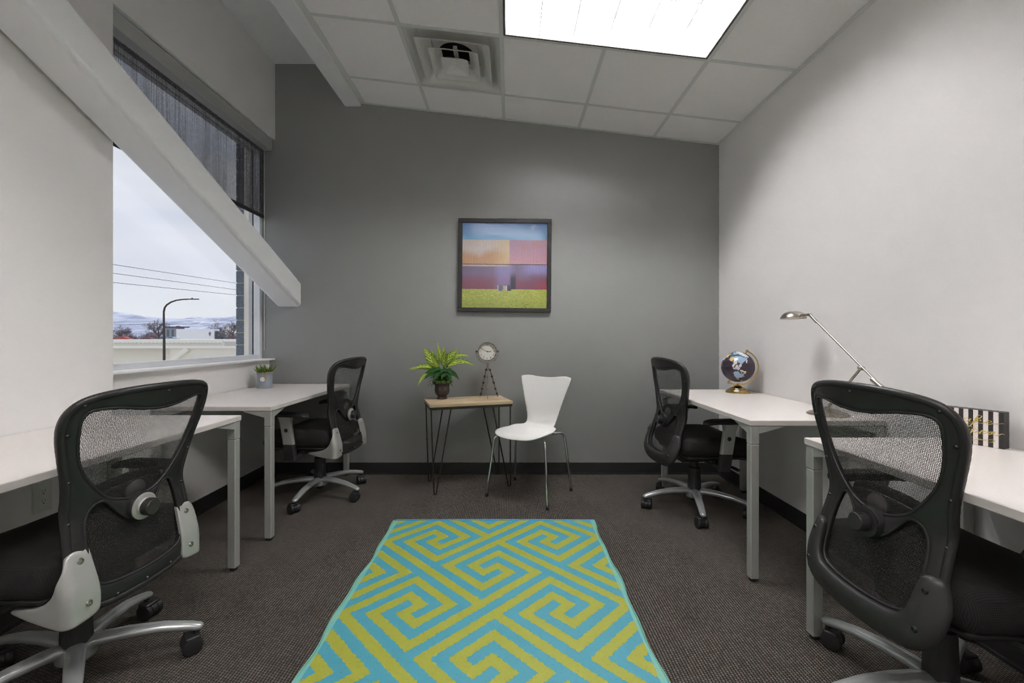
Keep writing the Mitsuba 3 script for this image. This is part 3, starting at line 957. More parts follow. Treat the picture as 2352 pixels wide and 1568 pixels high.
# ---------------------------------------------------------------- framed picture
def print_tex(p, n, uv):
    u, v = uv.x, 1 - uv.y                            # v down
    c_sky = mix(lin((104, 134, 186)), lin((124, 166, 202)), v / 0.2)
    cl = smoothstep(0.07, 0.0, dr.sqrt(dr.square((u - 0.83) * 1.0) + dr.square((v - 0.045) * 1.5))) * noise(u * 40, v * 40)
    c_sky = mix(c_sky, lin((200, 200, 215)), cl * 0.9)
    corr = 0.5 + 0.5 * dr.cos(u * 2 * np.pi * 74)
    n1 = fbm(u * 5, v * 4, 1, 3)
    n2 = fbm(u * 7, v * 5, 4, 3)
    s = dr.clip((v - 0.205) / 0.285, 0, 1)
    left = mix(lin((206, 194, 190)), lin((188, 146, 116)), smoothstep(0.25, 0.75, s + (n1 - 0.5) * 0.5))
    left = mix(left, lin((214, 190, 150)), smoothstep(0.3, 0.55, u) * 0.7)
    right = mix(lin((180, 150, 176)), lin((198, 150, 162)), s)
    right = mix(right, lin((188, 138, 136)), smoothstep(0.62, 0.75, n2) * 0.45 + smoothstep(0.985, 1.0, u) * 0.8)
    top = mix(left, right, smoothstep(0.545, 0.565, u))
    s2 = dr.clip((v - 0.49) / 0.29, 0, 1)
    low = mix(lin((118, 104, 134)), lin((128, 76, 96)), smoothstep(0.25, 0.75, s2 + (n2 - 0.5) * 0.5))
    low = mix(low, lin((138, 132, 180)), smoothstep(0.16, 0.04, dr.abs(u - 0.5)) * (1 - s2 * 0.6))
    low = mix(low, lin((146, 140, 190)), smoothstep(0.62, 0.85, u) * (1 - smoothstep(0.15, 0.55, s2)))
    low = mix(low, lin((152, 66, 86)), smoothstep(0.8, 1.0, u) * smoothstep(0.6, 0.9, s2))
    low = mix(low, lin((52, 54, 76)), smoothstep(0.05, 0.015, dr.abs(u - 0.6)) * smoothstep(0.25, 0.6, s2))
    low = mix(low, lin((188, 166, 156)), smoothstep(0.52, 0.505, v) * smoothstep(0.6, 0.5, u))
    cont = dr.select(v < 0.487, top, low) * (0.62 + 0.52 * corr)
    cont = dr.select(dr.abs(v - 0.487) < 0.004, mi.Color3f(lin((70, 62, 62))), cont)
    g = fbm(u * 60, v * 90, 7, 3)
    grass = mix(lin((112, 128, 58)), lin((182, 186, 92)), g + 0.15 * smoothstep(1.0, 0.8, v))
    grass = mix(grass, lin((66, 84, 44)), smoothstep(0.62, 0.75, g) * smoothstep(0.85, 1.0, v) * 0.8)
    c = dr.select(v < 0.2, c_sky, dr.select(v < 0.778, cont, grass))
    c = dr.select((v > 0.733) & (v < 0.797) & (dr.abs(u - 0.452) < 0.024), mi.Color3f(lin((86, 98, 116))), c)
    c = dr.select((v > 0.733) & (v < 0.797) & (dr.abs(u - 0.425) < 0.004), mi.Color3f(lin((190, 196, 202))), c)
    c = dr.select((v > 0.74) & (v < 0.797) & (dr.abs(u - 0.50) < 0.022) & (u - 0.478 > (v - 0.74) * 0.45), mi.Color3f(lin((176, 160, 134))), c)
    c = dr.select((v > 0.733) & (v < 0.797) & (dr.abs(u - 0.545) < 0.02), mi.Color3f(lin((66, 76, 96))), c)
    c = dr.select((v > 0.733) & (v < 0.797) & (dr.abs(u - 0.526) < 0.004), mi.Color3f(lin((206, 206, 206))), c)
    c = dr.select((v > 0.745) & (v < 0.793) & (dr.abs(u - 0.572) < 0.010) & (u - 0.562 < (v - 0.745) * 0.4), mi.Color3f(lin((58, 54, 66))), c)
    return c


mat('picture_print', rough=0.12, spec=0.35, tex=print_tex)
pic = thing('framed_picture', 'square black-framed photograph of colourful corrugated metal walls above grass, on the grey wall', 'picture')
PM = move(-0.0415, YB, 1.683) @ rot([0, 1, 0], 0.55)
hs = 0.3745
bars = [bx(-hs, hs, -.034, -.001, hs - .033, hs, .002), bx(-hs, hs, -.034, -.001, -hs, -hs + .033, .002), bx(-hs, -hs + .033, -.034, -.001, -hs + .033, hs - .033, .002), bx(hs - .033, hs, -.034, -.001, -hs + .033, hs - .033, .002)]
for b in bars:
    put('frame_bar', b, 'frame_black', to=PM, parent=pic)
q = hs - .031
put('print', trimesh.Trimesh([[-q, -.022, -q], [q, -.022, -q], [q, -.022, q], [-q, -.022, q]], [[0, 1, 2], [0, 2, 3]], process=False), 'picture_print', to=PM, parent=pic, uv=np.array([[0, 0], [1, 0], [1, 1], [0, 1.0]]))
put('backing', bx(-q, q, -.02, -.002, -q, q), 'frame_black', to=PM, parent=pic)

# ---------------------------------------------------------------- hairpin side table
TZ = 0.64
TM = move(-0.552, 2.972) @ rot([0, 0, 1], 18)
TL, TW = 0.607, 0.345


def wood_tex(p, n, uv):
    c, s = math.cos(math.radians(18)), math.sin(math.radians(18))
    x, y = (p.x + 0.552) * c + (p.y - 2.972) * s, -(p.x + 0.552) * s + (p.y - 2.972) * c
    pl = dr.floor(y / 0.0863)
    w = fbm(x * 3 + pl * 7, y * 60 + p.z * 90, pl, 4)
    g = noise(x * 8 + pl * 3, y * 380 + p.z * 300)
    t = mikit.cell_rand(pl, 1)
    c0 = mix(lin((150, 128, 98)), lin((186, 168, 138)), w)
    c0 = mix(c0, lin((140, 128, 112)), smoothstep(0.45, 0.75, fbm(x * 4 + 9, y * 22, pl + 5, 3)) * 0.8)
    c0 = mix(c0, lin((206, 168, 132)), smoothstep(0.55, 0.8, fbm(x * 5 + 2, y * 18, pl + 9, 2)) * 0.6)
    return c0 * (0.82 + 0.2 * g + 0.12 * t)


mat('reclaimed_wood', rough=0.75, spec=0.25, tex=wood_tex)
tb = thing('side_table', 'small side table with rustic plank top and black hairpin legs against the grey wall', 'side table')
pw = TW / 4
for k in range(4):
    put('plank', bx(0.001 * (k % 2), TL - 0.002 * ((k + 1) % 2), k * pw + .0006, (k + 1) * pw - .0006, TZ - 0.022, TZ - 0.0004 * (k % 3), .0025), 'reclaimed_wood', to=TM, parent=tb)
fz = TZ - 0.022
fr = cat(bx(.006, TL - .006, .006, .026, fz - .004, fz), bx(.006, TL - .006, .006, .010, fz - .018, fz), bx(.006, TL - .006, TW - .026, TW - .006, fz - .004, fz), bx(.006, TL - .006, TW - .010, TW - .006, fz - .018, fz),
         bx(.006, .010, .006, TW - .006, fz - .018, fz), bx(TL - .010, TL - .006, .006, TW - .006, fz - .018, fz))
put('top_frame', fr, 'black_iron', to=TM, parent=tb)
for fx, fy in ((0, 0), (1, 0), (0, 1), (1, 1)):
    sx, sy = 1 - 2 * fx, 1 - 2 * fy
    cx_, cy_ = (.018 if not fx else TL - .018), (.014 if not fy else TW - .014)
    foot = np.array([.045 if not fx else TL - .016, .045 if not fy else TW - .006, 0])
    t0 = np.array([cx_ - sx * .004, cy_ + sy * .012, fz - .004]); t1 = np.array([cx_ + sx * .135, cy_, fz - .004])
    b0, b1 = foot + [-sx * .008, 0, .014], foot + [sx * .008, 0, .014]
    curve = [t0 + (b0 - t0) * s for s in np.linspace(0, 1, 6)] + [foot + [-sx * .006, 0, .007], foot + [0, 0, .0048], foot + [sx * .006, 0, .007]] + [b1 + (t1 - b1) * s for s in np.linspace(0, 1, 6)]
    put('hairpin_leg', tube(curve, 0.0048, 10), 'black_iron', True, to=TM, parent=tb)

# ---------------------------------------------------------------- potted plant
plant = thing('potted_plant', 'artificial plant with striped yellow-green leaves in a dark hexagonal pot on the side table', 'plant')
PP = np.array([-0.513, 3.275, TZ])


def pot_tex(p, n, uv):
    return mix(lin((52, 44, 42)), lin((82, 70, 66)), smoothstep(0.45, 0.75, fbm(p.x * 60, p.y * 60, p.z * 25, 3)))


mat('pot_brown', rough=0.55, spec=0.4, tex=pot_tex)
pot = [(0, 0), (.036, 0), (.040, .004), (.040, .010), (.030, .017), (.034, .022), (.050, .040), (.056, .060), (.055, .085), (.053, .100), (.058, .110), (.066, .116), (.069, .120), (.069, .130), (.066, .132), (.058, .128), (.054, .10), (0, .10)]
pt = lathe(pot, 6, a0=math.radians(12))
put('pot', pt, 'pot_brown', to=move(*PP), parent=plant)
mat('soil', (48, 42, 34), 0.95)
put('soil', lathe([(.053, .108), (.03, .113), (0, .115)], 6, a0=math.radians(12)), 'soil', to=move(*PP), parent=plant)


def stripe_leaf(p, n, uv):
    u, v = uv.x, uv.y
    s = dr.abs(u)
    w = 0.5 + 0.5 * dr.sin(2 * np.pi * (v * 6.5 - s * 2.0 + 0.9 * noise(v * 5, u * 3)))
    t = noise((v * 9 - s * 3) * 5, u * 2)
    yel = smoothstep(0.42, 0.62, w * 0.55 + t * 0.35 + 0.22 * (1 - s))
    c = mix(lin((84, 126, 42)), lin((196, 204, 104)), yel)
    c = mix(c, lin((60, 104, 34)), smoothstep(0.78, 0.98, s) * 0.7)
    return mix(c, lin((206, 216, 130)), smoothstep(0.09, 0.03, s))


def leaf_mat(key, tex=None, rgb=None, trans=0.35):
    scene[key] = {'type': 'principledthin', 'base_color': mikit.proc(tex) if tex else {'type': 'rgb', 'value': lin(rgb)}, 'roughness': 0.4, 'diff_trans': trans, 'spec_trans': 0.0}
    return key


leaf_mat('leaf_striped', stripe_leaf)
leaf_mat('leaf_dark', rgb=(52, 86, 48))
leaf_mat('leaf_fern', rgb=(64, 98, 46))
leaf_mat('leaf_bright', rgb=(96, 126, 56))


def leaf(base, tip, width, sag=0.02, side=None, fold=0.25, n=12, curl=0.0):
    """A leaf blade from base to tip: (mesh, uv)."""
    base, tip = np.asarray(base, float), np.asarray(tip, float)
    d = tip - base
    L = np.linalg.norm(d)
    s = np.linspace(0, 1, n)
    up = np.array([0, 0, 1.0])
    line = base + d * s[:, None] + up * (sag * 4 * s * (1 - s))[:, None]
    side = np.cross(d, [0, -1.0, 0.35]) if side is None else np.asarray(side, float)
    side = side - d * (side @ d) / (d @ d)
    side /= np.linalg.norm(side)
    nor = np.cross(side, d / L)
    prof = np.sin(np.pi * s ** 0.8) ** 0.85 * (1 - 0.25 * s)
    prof[0] = 0.10
    v, uv = [], []
    for i, q in enumerate(s):
        for k in (-1, -.5, 0, .5, 1):
            w = width / 2 * prof[i] * k
            v.append(line[i] + side * w + nor * (abs(w) * fold + curl * w * q + 0.0015 * math.sin(9 * q + 4 * k) * abs(k)))
            uv.append((k, q))
    f = []
    for i in range(n - 1):
        for k in range(4):
            a = i * 5 + k
            f += [[a, a + 1, a + 6], [a, a + 6, a + 5]]
    return trimesh.Trimesh(np.array(v), f, process=False), np.array(uv, float)


PX = 0.000381
def pl_at(px, py, dy=0.0):
    return np.array([PP[0] + (px - 755) * PX, PP[1] + dy, PP[2] + 0.130 - (py - 860) * PX])
stalks = [  # base pixel, tip pixel, width in pixels, depth of the tip, sag
    ((650, 620), (108, 612), 95, -.05, .018), ((620, 610), (190, 632), 100, -.09, .030), ((640, 610), (400, 190), 210, -.02, .012), ((650, 610), (520, 232), 130, .05, .006),
    ((660, 605), (690, 222), 100, -.03, .004), ((780, 560), (640, 66), 90, .03, .004), ((780, 560), (768, 178), 130, .05, .004), ((790, 560), (832, 218), 150, -.05, .004),
    ((800, 560), (1076, 228), 170, -.02, .020), ((810, 560), (1302, 378), 110, .03, .045), ((830, 580), (1412, 538), 135, -.06, .040), ((470, 700), (320, 925), 85, -.09, .02),
    ((700, 600), (560, 330), 120, -.06, .006)]
for b, t, w, dy, sag in stalks:
    m_, uv_ = leaf(pl_at(*b, -.01), pl_at(*t, dy), w * PX, sag)
    put('striped_leaf', m_, 'leaf_striped', True, parent=plant, uv=uv_)
    if b[1] < 700:
        put('stem', tube([PP + [0, 0, .112], (PP + [0, 0, .112] + pl_at(*b, -.01)) / 2 + [0, -.003, 0], pl_at(*b, -.01)], .0016, 6), 'leaf_fern', True, parent=plant)
prng = np.random.default_rng(11)
for b, t, w, dy in [((760, 640), (600, 850), 120, -.09), ((800, 640), (620, 830), 110, -.11), ((700, 640), (440, 690), 110, -.06), ((640, 660), (440, 800), 100, -.08), ((860, 610), (1000, 740), 110, -.07), ((900, 640), (1110, 815), 90, -.05),
                    ((880, 620), (740, 690), 90, -.10), ((760, 620), (640, 640), 90, -.09), ((840, 600), (900, 560), 80, -.07), ((860, 640), (980, 850), 80, -.09), ((700, 700), (580, 740), 100, -.10), ((850, 660), (780, 800), 100, -.11)]:
    m_, uv_ = leaf(pl_at(*b, -.02), pl_at(*t, dy), w * PX, .012)
    put('dark_leaf', m_, 'leaf_dark', True, parent=plant)
sp = []
for i in range(84):                                   # small-leaved sprigs between the large leaves
    a = prng.uniform(0, 2 * np.pi)
    r1 = prng.uniform(.03, .095)
    b = PP + [prng.uniform(-.02, .02), prng.uniform(-.02, .02), .115]
    drop = prng.uniform(-.05, .06)
    tip = PP + [r1 * math.cos(a) * 1.15, r1 * math.sin(a) * .75, .150 + drop]
    mid = (b + tip) / 2 + [0, 0, .045]
    s = np.linspace(0, 1, 9)[:, None]
    c = (1 - s) ** 2 * b + 2 * s * (1 - s) * mid + s ** 2 * tip
    sp.append(tube(c, .0007, 4))
    for k in range(2, 9):
        for q in (-1, 1):
            d = np.cross(c[k] - c[k - 1], [0, 0, 1.0])
            d = d / (np.linalg.norm(d) + 1e-9) * q
            sp.append(leaf(c[k], c[k] + d * .010 + [0, 0, prng.uniform(-.004, .004)], .008, .001, n=4)[0])
put('sprigs', cat(*sp), 'leaf_fern', True, parent=plant, kind='stuff')
sp = []
for i in range(9):
    x = prng.uniform(-.03, .05)
    b = PP + [x * 1.3, -.062, .138]
    c = np.array([b + [prng.uniform(-.01, .01) * s, -.008 * s, .016 * s - .026 * s * s] for s in np.linspace(0, 1, 6)])
    sp.append(tube(c, .0007, 4))
    for k in range(1, 6):
        for q in (-1, 1):
            sp.append(leaf(c[k], c[k] + [q * .007, -.003, -.002], .006, .001, n=4)[0])
put('trailing_sprigs', cat(*sp), 'leaf_bright', True, parent=plant, kind='stuff')

# ---------------------------------------------------------------- table clock on a tripod
def rust_tex(p, n, uv):
    t = fbm(p.x * 160, p.y * 160, p.z * 110, 3)
    return mix(lin((138, 130, 120)), lin((74, 56, 46)), smoothstep(0.48, 0.66, t))


def dial_tex(p, n, uv):
    return mix(lin((214, 211, 203)), lin((196, 190, 178)), smoothstep(0.5, 0.8, fbm(p.x * 60, p.z * 60, 2, 3)))


mat('aged_metal', rough=0.55, metallic=0.4, tex=rust_tex)
mat('clock_dial', rough=0.4, tex=dial_tex)
mat('ink', (58, 50, 44), 0.6)
CK = np.array([-0.1735, 3.33, 0.0])
ck = thing('table_clock', 'round vintage clock on a small rusty tripod, standing on the side table', 'clock')
QX = 0.000385
def ck_at(px, py, dy=0.0):
    return np.array([CK[0] + (px - 1662) * QX, CK[1] + dy, H0 - ((780 + py / 8.711) - CY) / F * CK[1]])
cc = ck_at(1662, 235)
face = move(*cc) @ np.array([[1, 0, 0, 0], [0, 0, -1, 0], [0, 1, 0, 0], [0, 0, 0, 1.0]])      # local z towards the camera
R0 = 190 * QX
put('rim', lathe([(R0 * .2, -.02), (R0 * .97, -.02), (R0, -.014), (R0, .012), (R0 * .985, .016), (R0 * .93, .016), (R0 * .90, .008), (R0 * .90, .002)], 48), 'aged_metal', 40, to=face, parent=ck)
put('dial', lathe([(R0 * .905, .001), (0, .0025)], 48), 'clock_dial', True, to=face, parent=ck)
nums = []
for k in range(1, 13):
    a = math.radians(90 - 30 * k)
    t = meshkit.text_mesh(str(k), 0.0115, 0.0004)
    t.apply_translation(-t.bounds.mean(0))
    t.apply_translation([R0 * .72 * math.cos(a), R0 * .72 * math.sin(a), .0031])
    put('numeral', t, 'ink', to=face, parent=ck)
put('hour_hand', cat(bx(-.006, .024, -.0012, .0012, .0040, .0046), trimesh.creation.extrude_polygon(Polygon([(.014, 0), (.020, .004), (.031, 0), (.020, -.004)]), .0006).apply_transform(move(0, 0, .004))), 'ink', to=face @ rot([0, 0, 1], 0), parent=ck)
put('minute_hand', bx(-.010, .050, -.0010, .0010, .0050, .0055), 'ink', to=face @ rot([0, 0, 1], 153), parent=ck)
put('hand_boss', lathe([(.005, .003), (.005, .006), (0, .007)], 16), 'ink', to=face, parent=ck)
Y0 = 228 * QX
put('yoke', tube([cc + [Y0 * math.cos(a), 0, Y0 * math.sin(a)] for a in np.linspace(math.radians(172), math.radians(368), 40)], .0019, 8), 'aged_metal', True, to=np.eye(4), parent=ck)
for s in (-1, 1):
    put('pivot', cat(cyl(cc + [s * (R0 - .004), 0, 0], cc + [s * (Y0 + .004), 0, 0], .003, 10), trimesh.creation.icosphere(2, .0078).apply_transform(move(*(cc + [s * 214 * QX, 0, 0])))), 'aged_metal', 40, parent=ck)
top = ck_at(1672, 560)
hub_t = ck_at(1672, 478)
put('post', cat(cyl(top - [0, 0, .010], hub_t, .0085, 14), lathe([(.012, 0), (.012, .003), (0, .003)], 16, hub_t - [0, 0, .002])), 'aged_metal', 40, parent=ck)
for (px, dy, thin) in ((1510, .075, 0), (1657, -.058, 1), (1858, .075, 0)):
    foot = ck_at(px, 1000, dy); foot[2] = TZ
    foot[0] = (780 * 0 + (930 + px / 8.711) - CX) / F * foot[1]
    st = top + np.array([(foot[0] - top[0]) * .18, (foot[1] - top[1]) * .12, -.006])
    ax = foot - st
    if thin:
        leg_m = cat(cyl(st, foot, .0034, 8))
    else:
        leg_m = align(bx(-.0055, .0055, -.0035, .0035, 0, np.linalg.norm(ax), .001), ax, st, x=(1, 0, 0))
    lk = put('leg', leg_m, 'aged_metal', 40, parent=ck)
    if not thin:
        for s in (.05, .28, .50, .72, .90):
            q = st + ax * s
            put('rivet', align(lathe([(.0085, 0), (.0085, .003), (.0045, .0045), (.004, .003), (0, .003)], 14), (0, -1, 0), q + [0, -.003, 0]), 'black_iron', 40, parent=lk)

# ---------------------------------------------------------------- white moulded chair
wc = thing('side_chair', 'white moulded shell chair with chrome legs, in front of the side table', 'chair')
WM = move(0.140, 3.057) @ rot([0, 0, 1], 149.7)
prof = np.array([(.236, .426), (.220, .441), (.16, .452), (.08, .449), (0, .442), (-.08, .440), (-.14, .446), (-.178, .464), (-.202, .498), (-.216, .545), (-.236, .64), (-.262, .735), (-.285, .815)])
dd = np.r_[0, np.cumsum(np.linalg.norm(np.diff(prof, axis=0), axis=1))]
from scipy.interpolate import CubicSpline
spl = CubicSpline(dd, prof)
Ls = dd[-1]
half = [(0, 0.0), (.085, .004), (.134, .018), (.166, .045), (.186, .09), (.193, .15), (.190, .22), (.176, .29), (.165, .335), (.128, .372), (.116, .41), (.118, .46), (.136, .53), (.160, .61), (.185, .69), (.200, .735), (.210, .780), (.200, Ls - .012), (.150, Ls - .001), (.08, Ls - .010), (0, Ls - .014)]
shell_poly = Polygon(chaikin(mirror(half)))


def shell_warp(x, s, n):
    p = spl(np.clip(s, 0, Ls))
    t = spl(np.clip(s, 0, Ls), 1)
    t /= np.linalg.norm(t, axis=1, keepdims=True)
    nrm = np.stack([-t[:, 1], t[:, 0]], 1) * -1      # towards the sitter
    dish = np.interp(s, [0, .1, .25, .37, .5, .8], [-.10, .12, .35, .9, .55, .45]) * x ** 2
    return np.stack([x, p[:, 0] + nrm[:, 0] * (n + dish), p[:, 1] + nrm[:, 1] * (n + dish)], 1)


put('shell', pillow(shell_poly, 0.012, 0.0055, 0.006, shell_warp, flat=0.002), 'white_shell', 50, to=WM, parent=wc)
for sx in (-1, 1):
    for sy in (-1, 1):
        mx, my = sx * .12, .085 if sy > 0 else -.06
        bx0, by0 = sx * .196, .155 * sy
        ft = np.array([sx * .233, sy * .2, .004])
        kn = np.array([bx0, by0, .418 if sy > 0 else .424])
        st = np.array([mx, my, .428])
        b1 = kn + (st - kn) / np.linalg.norm(st - kn) * .035
        b2 = kn + (ft - kn) / np.linalg.norm(ft - kn) * .045
        arc = [(1 - q) ** 2 * b1 + 2 * q * (1 - q) * kn + q * q * b2 for q in np.linspace(0, 1, 9)]
        lg = put('leg', tube([st, *arc, ft + [0, 0, .012]], .0082, 14), 'chrome', True, to=WM, parent=wc)
        put('foot_cap', cyl(ft - [0, 0, .004], ft + (kn - ft) / np.linalg.norm(kn - ft) * .022, .0095, 12), 'rubber_black', 40, to=WM, parent=lg)
put('mount_plate', cat(bx(-.13, .13, -.075, .10, .428, .4335, .002)), 'chrome', to=WM, parent=wc)

# ---------------------------------------------------------------- globe
gl = thing('globe', 'small desk globe with dark purple oceans on a brass stand', 'globe')
GC = np.array([1.545, 2.93, 0.0])
gz = H0 - (842 - CY) / F * GC[1]
GR = 0.1025
LANDS = [(134, -25, 21, 12.5, (150, 178, 204)), (146, -20, 7, 9, (150, 178, 204)), (147, -42, 4, 3, (150, 178, 204)), (172, -42, 4, 7, (210, 190, 140)), (141, -5, 10, 4, (226, 220, 214)), (147, -8, 5, 3, (218, 190, 130)),
         (114, 1, 6, 6, (206, 202, 208)), (101, 0, 3.5, 8, (206, 202, 208)), (110, -7, 7, 2, (206, 202, 208)), (121, -2, 4, 5, (200, 196, 204)), (122, 12, 4, 8, (206, 202, 208)), (102, 16, 6, 9, (222, 216, 210)), (102, 5, 2.5, 6, (222, 216, 210)),
         (105, 34, 24, 14, (150, 178, 204)), (118, 28, 10, 9, (150, 178, 204)), (79, 21, 9, 12, (218, 190, 130)), (96, 22, 5, 8, (206, 202, 208)), (100, 47, 16, 6, (64, 104, 128)), (68, 33, 12, 9, (64, 104, 128)), (66, 48, 18, 8, (150, 178, 204)),
         (128, 44, 10, 8, (150, 178, 204)), (138, 36, 3, 7, (206, 202, 208)), (90, 62, 60, 11, (214, 216, 220)), (50, 26, 10, 11, (218, 190, 130)), (25, 5, 18, 28, (150, 178, 204)), (45, 8, 8, 6, (206, 202, 208)), (47, -19, 3, 7, (206, 202, 208)), (0, -85, 200, 9, (220, 222, 226)),
         (-100, 45, 26, 18, (150, 178, 204)), (-60, -15, 17, 22, (218, 190, 130))]


def globe_tex(p, n, uv):
    lon, lat = uv.x * 360 - 180, uv.y * 180 - 90
    w1 = (fbm(lon * 0.16, lat * 0.16, 1, 3) - 0.5) * 14
    w2 = (fbm(lon * 0.16, lat * 0.16, 7, 3) - 0.5) * 14
    c = mix(lin((40, 34, 48)), lin((56, 46, 56)), fbm(lon * .1, lat * .1, 3, 2))
    for lo, la, rx_, ry_, col in LANDS:
        k = max(0.25, min(1.0, rx_ / 10))
        d = dr.square((lon + w1 * k - lo) / rx_) + dr.square((lat + w2 * k - la) / ry_)
        c = dr.select(d < 1, mi.Color3f(lin(col)), c)
    return c


mat('globe_map', rough=0.25, spec=0.5, tex=globe_tex)
nu, nv = 72, 37
lo, la = np.meshgrid(np.linspace(-np.pi, np.pi, nu), np.linspace(-np.pi / 2, np.pi / 2, nv), indexing='ij')
gvert = np.stack([np.cos(la) * np.cos(lo), np.cos(la) * np.sin(lo), np.sin(la)], -1).reshape(-1, 3) * GR
guv = np.stack([(lo / np.pi + 1) / 2, la / np.pi + .5], -1).reshape(-1, 2)
gi = np.arange(nu * nv).reshape(nu, nv)
gf = np.stack([gi[:-1, :-1], gi[1:, :-1], gi[1:, 1:], gi[:-1, 1:]], -1).reshape(-1, 4)
view = math.degrees(math.atan2(-GC[1], -GC[0]))
GM = move(GC[0], GC[1], gz) @ rot([0, 0, 1], view + 90) @ rot([0, 1, 0], 27) @ rot([0, 0, 1], -90 - 118)
put('ball', (gvert, gf), 'globe_map', True, to=GM, parent=gl, uv=guv)
AM = move(GC[0], GC[1], gz) @ rot([0, 0, 1], view + 90) @ rot([0, 1, 0], 27)
arc = [np.array([1.09 * GR * 1.05 * math.cos(a), 0, 1.09 * GR * 1.05 * math.sin(a)]) for a in np.linspace(-math.pi / 2 - .02, math.pi / 2 + .02, 40)]
arm = []
for a, b in zip(arc[:-1], arc[1:]):
    pass
ap = np.array(arc)
ou = ap * 1.07
av = np.vstack([ap + [0, -.008, 0], ap + [0, .008, 0], ou + [0, .008, 0], ou + [0, -.008, 0]])
k_ = len(ap)
af = []
for i in range(k_ - 1):
    for s in range(4):
        a, b = s * k_ + i, ((s + 1) % 4) * k_ + i
        af += [[a, b, b + 1], [a, b + 1, a + 1]]
am = trimesh.Trimesh(av, af, process=False)
am.fix_normals()
put('meridian_arm', am, 'brass', 40, to=AM, parent=gl)
for s in (-1, 1):
    put('axis_pin', cat(cyl((0, 0, s * GR * .98), (0, 0, s * (GR + .028)), .004, 12), lathe([(.0075, 0), (.0085, .004), (.006, .008), (.0085, .013), (0, .015)], 16).apply_transform(move(0, 0, GR + .012) if s > 0 else rot([1, 0, 0], 180) @ move(0, 0, GR + .012))), 'brass', 40, to=AM, parent=gl)
zb = gz - 1.09 * GR * 1.05 - DZ
put('stand', lathe([(0, 0), (.074, 0), (.075, .004), (.073, .012), (.068, .014), (.062, .022), (.050, .026), (.046, .032), (.030, .038), (.020, .046), (.011, .050), (.009, max(.055, zb * .9)), (.012, zb), (0, zb + .004)], 40, (GC[0], GC[1], DZ)), 'brass', 30, parent=gl)

# ---------------------------------------------------------------- desk lamp
lamp = thing('desk_lamp', 'brushed nickel desk lamp with a dome shade and pivoting arm on the far right desk', 'desk lamp')
LX = 1.534
lp = lambda u, v: np.array([LX, F * LX / (u - CX), H0 - (v - CY) * LX / (u - CX)])
J, E_, W_ = lp(1977.7, 845.4), lp(1860, 722.5), lp(2030, 893)
bc = np.array([LX, 2.085, DZ])
put('base', lathe([(0, 0), (.086, 0), (.087, .004), (.080, .010), (.056, .020), (.030, .028), (.014, .032), (.012, .038), (0, .040)], 44, bc), 'brushed_nickel', 30, parent=lamp)
put('strut', cyl(bc + [0, 0, .034], J, .0055, 14), 'brushed_nickel', 40, parent=lamp)
put('joint', align(lathe([(0, -.013), (.006, -.0125), (.0092, -.007), (.0098, 0), (.0092, .007), (.006, .0125), (0, .013)], 20), (-.5, .9, .1), J), 'brushed_nickel', 40, parent=lamp)
put('arm', cat(cyl(E_, W_, .0048, 14), cyl(E_ + (J - E_) * .02, E_ + (J - E_) * .16, .0072, 14)), 'brushed_nickel', 40, parent=lamp)
put('counterweight', cyl(lp(2003, 871), W_, .0095, 18), 'brushed_nickel', 40, parent=lamp)
hc = lp(1822, 731)
head_dir = np.array([0, .02, 1.0])
put('shade', align(cat(lathe([(.0615, -.001), (.0605, .004), (.054, .018), (.041, .030), (.024, .037), (0, .039)], 40), lathe([(.0605, 0), (.053, .016), (.039, .027), (0, .035)], 40)), (0, .03, 1), hc), 'brushed_nickel', 40, parent=lamp)
mat('lamp_glass', (226, 226, 226), 0.4)
put('diffuser', align(lathe([(0, .003), (.054, .003), (.054, .005), (0, .005)], 32), (0, .03, 1), hc), 'lamp_glass', 40, parent=lamp)
put('head_knuckle', cat(cyl(E_, hc + (E_ - hc) / np.linalg.norm(E_ - hc) * .055 + [0, 0, .008], .0062, 12), align(lathe([(0, -.008), (.008, -.008), (.008, .008), (0, .008)], 14), (1, 0, 0), E_)), 'brushed_nickel', 40, parent=lamp)

# ---------------------------------------------------------------- striped sign
sg = thing('box_sign', 'black and white striped box sign with gold script, leaning on the white wall', 'sign')
p1, p0 = np.array([1.640, 1.435]), np.array([1.576, 1.5795])
dx_ = (p1 - p0) / np.linalg.norm(p1 - p0)
SL, SH = 0.160, 0.122
S0 = p1 - dx_ * SL
SM = np.eye(4)
SM[:3, 0], SM[:3, 1], SM[:3, 2], SM[:3, 3] = (dx_[0], dx_[1], 0), (-dx_[1], dx_[0], 0), (0, 0, 1), (S0[0], S0[1], DZ)
mat('sign_black', (36, 34, 35), 0.5)
mat('sign_white', (236, 228, 224), 0.5)
mat('gold_print', (214, 190, 112), 0.35, metallic=0.4)
put('box', bx(0, SL, .0005, .040, 0, SH, .001), 'sign_black', to=SM, parent=sg)
nb = 13
bw_ = SL / (nb + .0)
for k in range(1, nb, 2):
    put('stripe', bx(k * bw_, (k + 1) * bw_, -.0002, .001, .0008, SH - .0008), 'sign_white', to=SM, parent=sg)


